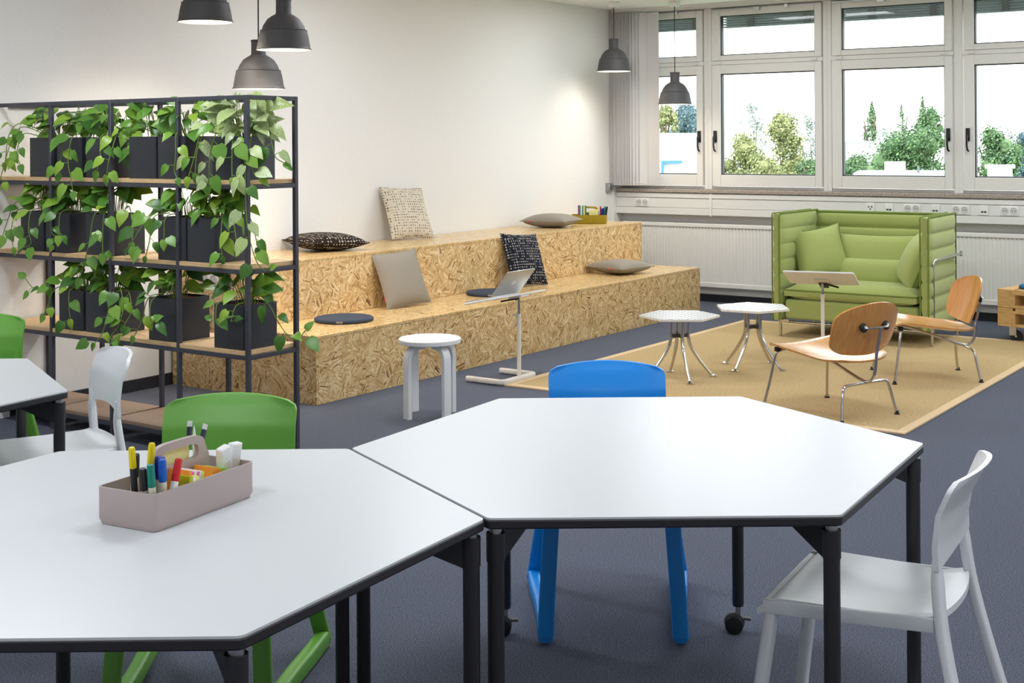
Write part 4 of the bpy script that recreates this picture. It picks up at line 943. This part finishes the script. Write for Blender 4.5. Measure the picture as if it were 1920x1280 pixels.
# ------------------------------------------------------------------ pallet cart
t = thing('pallet_cart', 'pine pallet seat of two stacked pallets on black castors at the right edge', 'cart', (3.985, -.96, 0), radians(-12))
for lv, z in ((0, .12), (1, .262)):
    p = []
    for k, y in enumerate((0, .25, .50)):
        MB().box(0, 1.1, y, y+.1, z, z+.02).build('bottom_plank', 'pine', t, bevel=.002)
        for x in (0, .48, .96): MB().box(x, x+.14, y, y+.1, z+.02, z+.10).build('spacer_block', 'pine', t, bevel=.002)
        MB().box(0, 1.1, y, y+.1, z+.10, z+.12).build('stringer_plank', 'pine', t, bevel=.002)
    for k in range(8): MB().box(.142*k, .142*k+.12, 0, .6, z+.12, z+.14).build('deck_plank', 'pine', t, bevel=.002)
for x, y in ((.1, .06), (1.0, .06), (.1, .54), (1.0, .54)):
    M = Matrix.Translation((x, y, 0)) @ RZ(20)
    c = MB().box(-.035, .035, -.03, .03, .114, .12, M); c.box(-.03, .02, -.024, -.018, .05, .116, M); c.box(-.03, .02, .018, .024, .05, .116, M); ca = c.build('caster', 'aluminium', t)
    W_ = Matrix.Translation((x+.02, y, .045)) @ RZ(20) @ RX90(90)
    w = MB().lathe([(0, -.012), (.03, -.012), (.042, -.014), (.045, -.008), (.045, .008), (.042, .014), (.03, .012), (0, .012)], 24, W_).build('caster_wheel', 'rubber_black', ca)
    MB().lathe([(0, -.026), (.008, -.026), (.008, .026), (0, .026)], 10, W_).build('axle', 'aluminium', ca)
seat_pad('round blue felt seat pad on the pine pallet cart', 'pad_blue', (4.30, -.80, .403))

# ------------------------------------------------------------------ pendant lamps
def pendant(label, x, y, z, s, power):
    t = thing('pendant_lamp', label, 'lamp', (x, y, z), group='dark rubber pendant lamps'); k = s/.32
    out = [(.160, 0), (.163, .004), (.158, .010), (.155, .02), (.146, .075), (.137, .112), (.139, .116), (.128, .120), (.119, .145), (.095, .182), (.07, .2), (.048, .212), (.045, .222), (.0445, .293), (.0475, .296), (.0475, .304), (.042, .307)]
    inn = [(.040, .30), (.040, .21), (.09, .178), (.113, .142), (.124, .115), (.140, .075), (.150, .02), (.157, .002), (.160, 0)]
    MB().lathe([(r*k, h*k) for r, h in out], 48).build('shade', 'rubber_grey', t, smooth=35)
    MB().lathe([(r*k, h*k) for r, h in inn], 48).build('inner_shade', 'lamp_inside', t, smooth=35)
    MB().lathe([(0, .306*k), (.042*k, .306*k)], 24).build('top_cap', 'rubber_grey', t)
    MB().lathe([(0, .038*k), (.1*k, .04*k), (.1*k, .05*k), (0, .05*k)], 32).build('diffuser', 'bulb_glow', t)
    MB().tube([(0, 0, .3*k), (0, 0, H-z-.02)], .0042, 8).build('cord', 'rubber_black', t)
    MB().lathe([(0, H-z-.05), (.045, H-z-.05), (.055, H-z-.03), (.055, H-z-.001), (0, H-z-.001)], 24).build('ceiling_cup', 'white_lacquer', t)
    l = bpy.data.lights.new('lamp_light', 'SPOT'); l.energy = power; l.spot_size = radians(150); l.spot_blend = .6; l.color = (1, .9, .76); l.shadow_soft_size = .08
    lo_ = bpy.data.objects.new('lamp_light', l); COL.objects.link(lo_); lo_.parent = t; lo_.location = (0, 0, .03*k)
pendant('leftmost dark pendant lamp, cut by the top edge above the grid shelf', .758, -5.942, 2.266, .32, 24)
pendant('dark pendant lamp hanging rightmost of the three near the grid shelf', 1.134, -5.676, 2.10, .32, 24)
pendant('lowest of the three dark pendant lamps, just above the grid shelf', .682, -5.445, 1.889, .32, 24)
pendant('dark pendant lamp hanging before the white wall by the vertical blind', .43, -.70, 2.197, .32, 7)
pendant('dark pendant lamp hanging lower before the first window', .92, -.42, 1.885, .312, 7)

# ------------------------------------------------------------------ outdoors
struct(MB().box(-140, 120, 4, 220, -9.2, -9).build('ground', 'fol_green'))
def tree(label, x, y, z0, z1, w, mat, n=900, leaf=.34, conical=False, seed=0, gap=0.0):
    n = int(n*4.2); w *= 1.42; leaf *= .72; R = random.Random(seed); t = thing('tree', label, 'tree', (x, y, -9), group='trees outside the windows')
    h = z1-z0; zc = z0+9; T = MB().tube([(0, 0, 0), (.1, 0, zc*.6), (0, 0, zc+h*.6)], .22, 8, scales=[1.2, .8, .25]); 
    for k in range(4):
        a = R.uniform(0, 6.28); T.tube([(0, 0, zc*.75+k*.1*h), (w*.3*cos(a), w*.3*sin(a), zc+h*(.35+.12*k))], .06, 5)
    T.build('trunk', 'bark', t)
    m = MB(); blobs = []
    if not conical:
        for k in range(26):
            a = R.uniform(0, 6.28); e = R.uniform(0, 1)**.8; q = R.uniform(.2, 1); r = min(R.uniform(.14, .22)*w, h*.3); rr = sqrt(max(.05, 1-max(0, e*1.45-.5)**2))*(w/2-r)
            blobs.append((Vector((cos(a)*rr*q, sin(a)*rr*q, zc+r+e*(h-2*r))), r))
        for c, r in blobs:      # dark inner mass so that the crown is not see-through
            if gap: continue
            ic = [(cos(b)*sin(a_)*r*.5, sin(b)*sin(a_)*r*.5, cos(a_)*r*.5) for a_ in (.01, .8, 1.57, 2.35, 3.13) for b in [q*6.283/8 for q in range(8)]]
            m.add([c+Vector(p) for p in ic], [(j*8+i, j*8+(i+1) % 8, (j+1)*8+(i+1) % 8, (j+1)*8+i) for j in range(4) for i in range(8)])
    for k in range(n):
        if conical:
            f = R.random()**.7; zz = zc+h*(1-f); a = R.uniform(0, 6.28); rr = f*w*.5*R.uniform(.5, 1)*(0.65+.35*abs(sin(f*22))); p = Vector((cos(a)*rr, sin(a)*rr, zz-rr*.25)); nn = Vector((cos(a), sin(a), .6))
        else:
            c, r = R.choice(blobs); d = Vector((R.gauss(0, 1), R.gauss(0, 1), R.gauss(0, 1))).normalized(); p = c+d*r*R.uniform(.55, 1.12); nn = d
        nn = (nn+Vector((R.uniform(-.6, .6), R.uniform(-.6, .6), R.uniform(-.3, .9)))).normalized(); a = nn.orthogonal().normalized(); b = nn.cross(a); s = leaf*R.uniform(.6, 1.25)
        m.add([p-a*s*.5, p-b*s*.32, p+a*s*.5, p+b*s*.32], [(0, 1, 2, 3)])
    stuff(m.build('crown', mat, t, smooth=0))
tree('round pale green tree behind the vertical blind vanes outside', -46.4, 86, 1.2, 4.7, 1.9, 'fol_yellow', 500, 0.3, seed=1)
tree('dark blue-green tree behind the white house in the first window', -53.8, 104, 0.6, 5.6, 3.9, 'fol_blue', 900, 0.34, seed=2)
tree('low yellow-green tree at the right of the first window', -40.7, 80, -3, 1.6, 2.1, 'fol_yellow', 700, 0.28, seed=3)
tree('broad yellow-green tree at the left of the second window', -39.5, 86.5, -3.4, 2.4, 4.0, 'fol_yellow', 1300, 0.32, seed=4)
tree('tall willow-like tree right of the middle of the second window', -40.7, 97, -4, 4.2, 4.2, 'fol_yellow', 1400, 0.36, seed=5)
tree('hazy thin birch behind the second window', -53.2, 118, -3, 6.2, 2.8, 'fol_hazy', 320, 0.34, seed=6, gap=1)
tree('pale birch at the right edge of the second window', -43.4, 110, -4, 4.4, 2.4, 'fol_hazy', 420, 0.32, seed=7, gap=1)
tree('low green bush-like tree at the lower right of the second window', -31.8, 82, -3, 0.5, 2.2, 'fol_green', 600, 0.28, seed=8)
tree('low yellow-green bush-like tree between the two big trees of the second window', -33.9, 78.5, -3.2, 0.5, 3.1, 'fol_yellow', 800, 0.28, seed=9)
tree('big round green tree filling the third window', -26.9, 90, -3.6, 3.0, 6.0, 'fol_green', 2600, 0.34, seed=10)
tree('green tree rising behind the right side of the third window', -29.0, 101, -1.5, 4.5, 2.8, 'fol_green', 700, 0.3, seed=11)
tree('low grey-green tree at the lower left of the third window', -29.2, 84, -3, 0.6, 2.9, 'fol_green', 900, 0.28, seed=12)
tree('dark fir top left of the middle of the third window', -38.7, 114, 0.6, 5.2, 2.6, 'fol_green', 420, 0.34, seed=13, conical=True)
tree('small fir top near the middle of the third window', -37.1, 118, 0.8, 5.0, 1.7, 'fol_green', 220, 0.3, seed=14, conical=True)
tree('slim fir rising behind the big round green tree', -32.4, 110, 0.5, 5.4, 2.2, 'fol_green', 320, 0.32, seed=15, conical=True)
tree('round green tree at the left of the fourth window', -19.8, 88, -3.4, 2.7, 3.6, 'fol_green', 1500, 0.32, seed=16)
tree('hazy grey-green tree at the right of the fourth window', -21.4, 104, -4, 2.6, 3.6, 'fol_blue', 800, 0.34, seed=17)
def house(name, label, cx, cy, rot, wd, dp, z1, extra, cat='building'):
    """cx, cy: front right corner; local X runs to the left as negative, local Y away from the room"""
    t = thing(name, label, cat, (cx, cy, -9), radians(rot))
    MB().box(-wd, 0, 0, dp, 0, z1+9).build('wall', 'facade_white', t)
    MB().box(-wd-.15, .15, -.15, dp+.15, z1+9, z1+9.12).build('roof_edge', 'facade_white', t)
    for e in extra: MB().box(*e[1]).build(e[0], e[2], t)
    return t
house('house', 'white flat-roofed house with a blue frame seen through the first window', -35.2, 70, 27, 9, 9, 1.9, [('blue_post', (-2.45, -2.3, -.5, 0, 6, 9.0), 'blue_paint'), ('blue_beam', (-2.45, -1.0, -.5, 0, 8.95, 9.12), 'blue_paint')])
house('house', 'white block building behind the trees in the third window', -30.9, 100, 19, 5.6, 8, 1.2, [('upper_block', (-2.2, -.1, .5, 8, 10.2, 12.4), 'facade_white'), ('window', (-3.4, -3.0, -.03, .1, 8.1, 8.6), 'gasket')])
house('flat_roof', 'white flat roof with a square vent below the third window', -8.3, 40.8, 18, 4.2, 5, .05, [('roof_vent', (-3.15, -2.35, .3, 1.2, 9.1, 9.62), 'facade_white'), ('roof_pipe', (-1.9, -1.8, .4, .5, 9.1, 9.45), 'bracket_grey')], 'roof')
t = thing('chimney', 'stepped white chimney on the roof in the fourth window', 'chimney', (-4.2, 30, -9), radians(15))
MB().box(-.75, .75, 0, 1, 0, 9.15).build('plinth', 'facade_white', t); MB().box(-.36, .36, .1, .8, 9.15, 9.62).build('stack', 'facade_white', t); MB().box(-.44, .44, .05, .85, 9.62, 9.72).build('cap', 'facade_white', t)
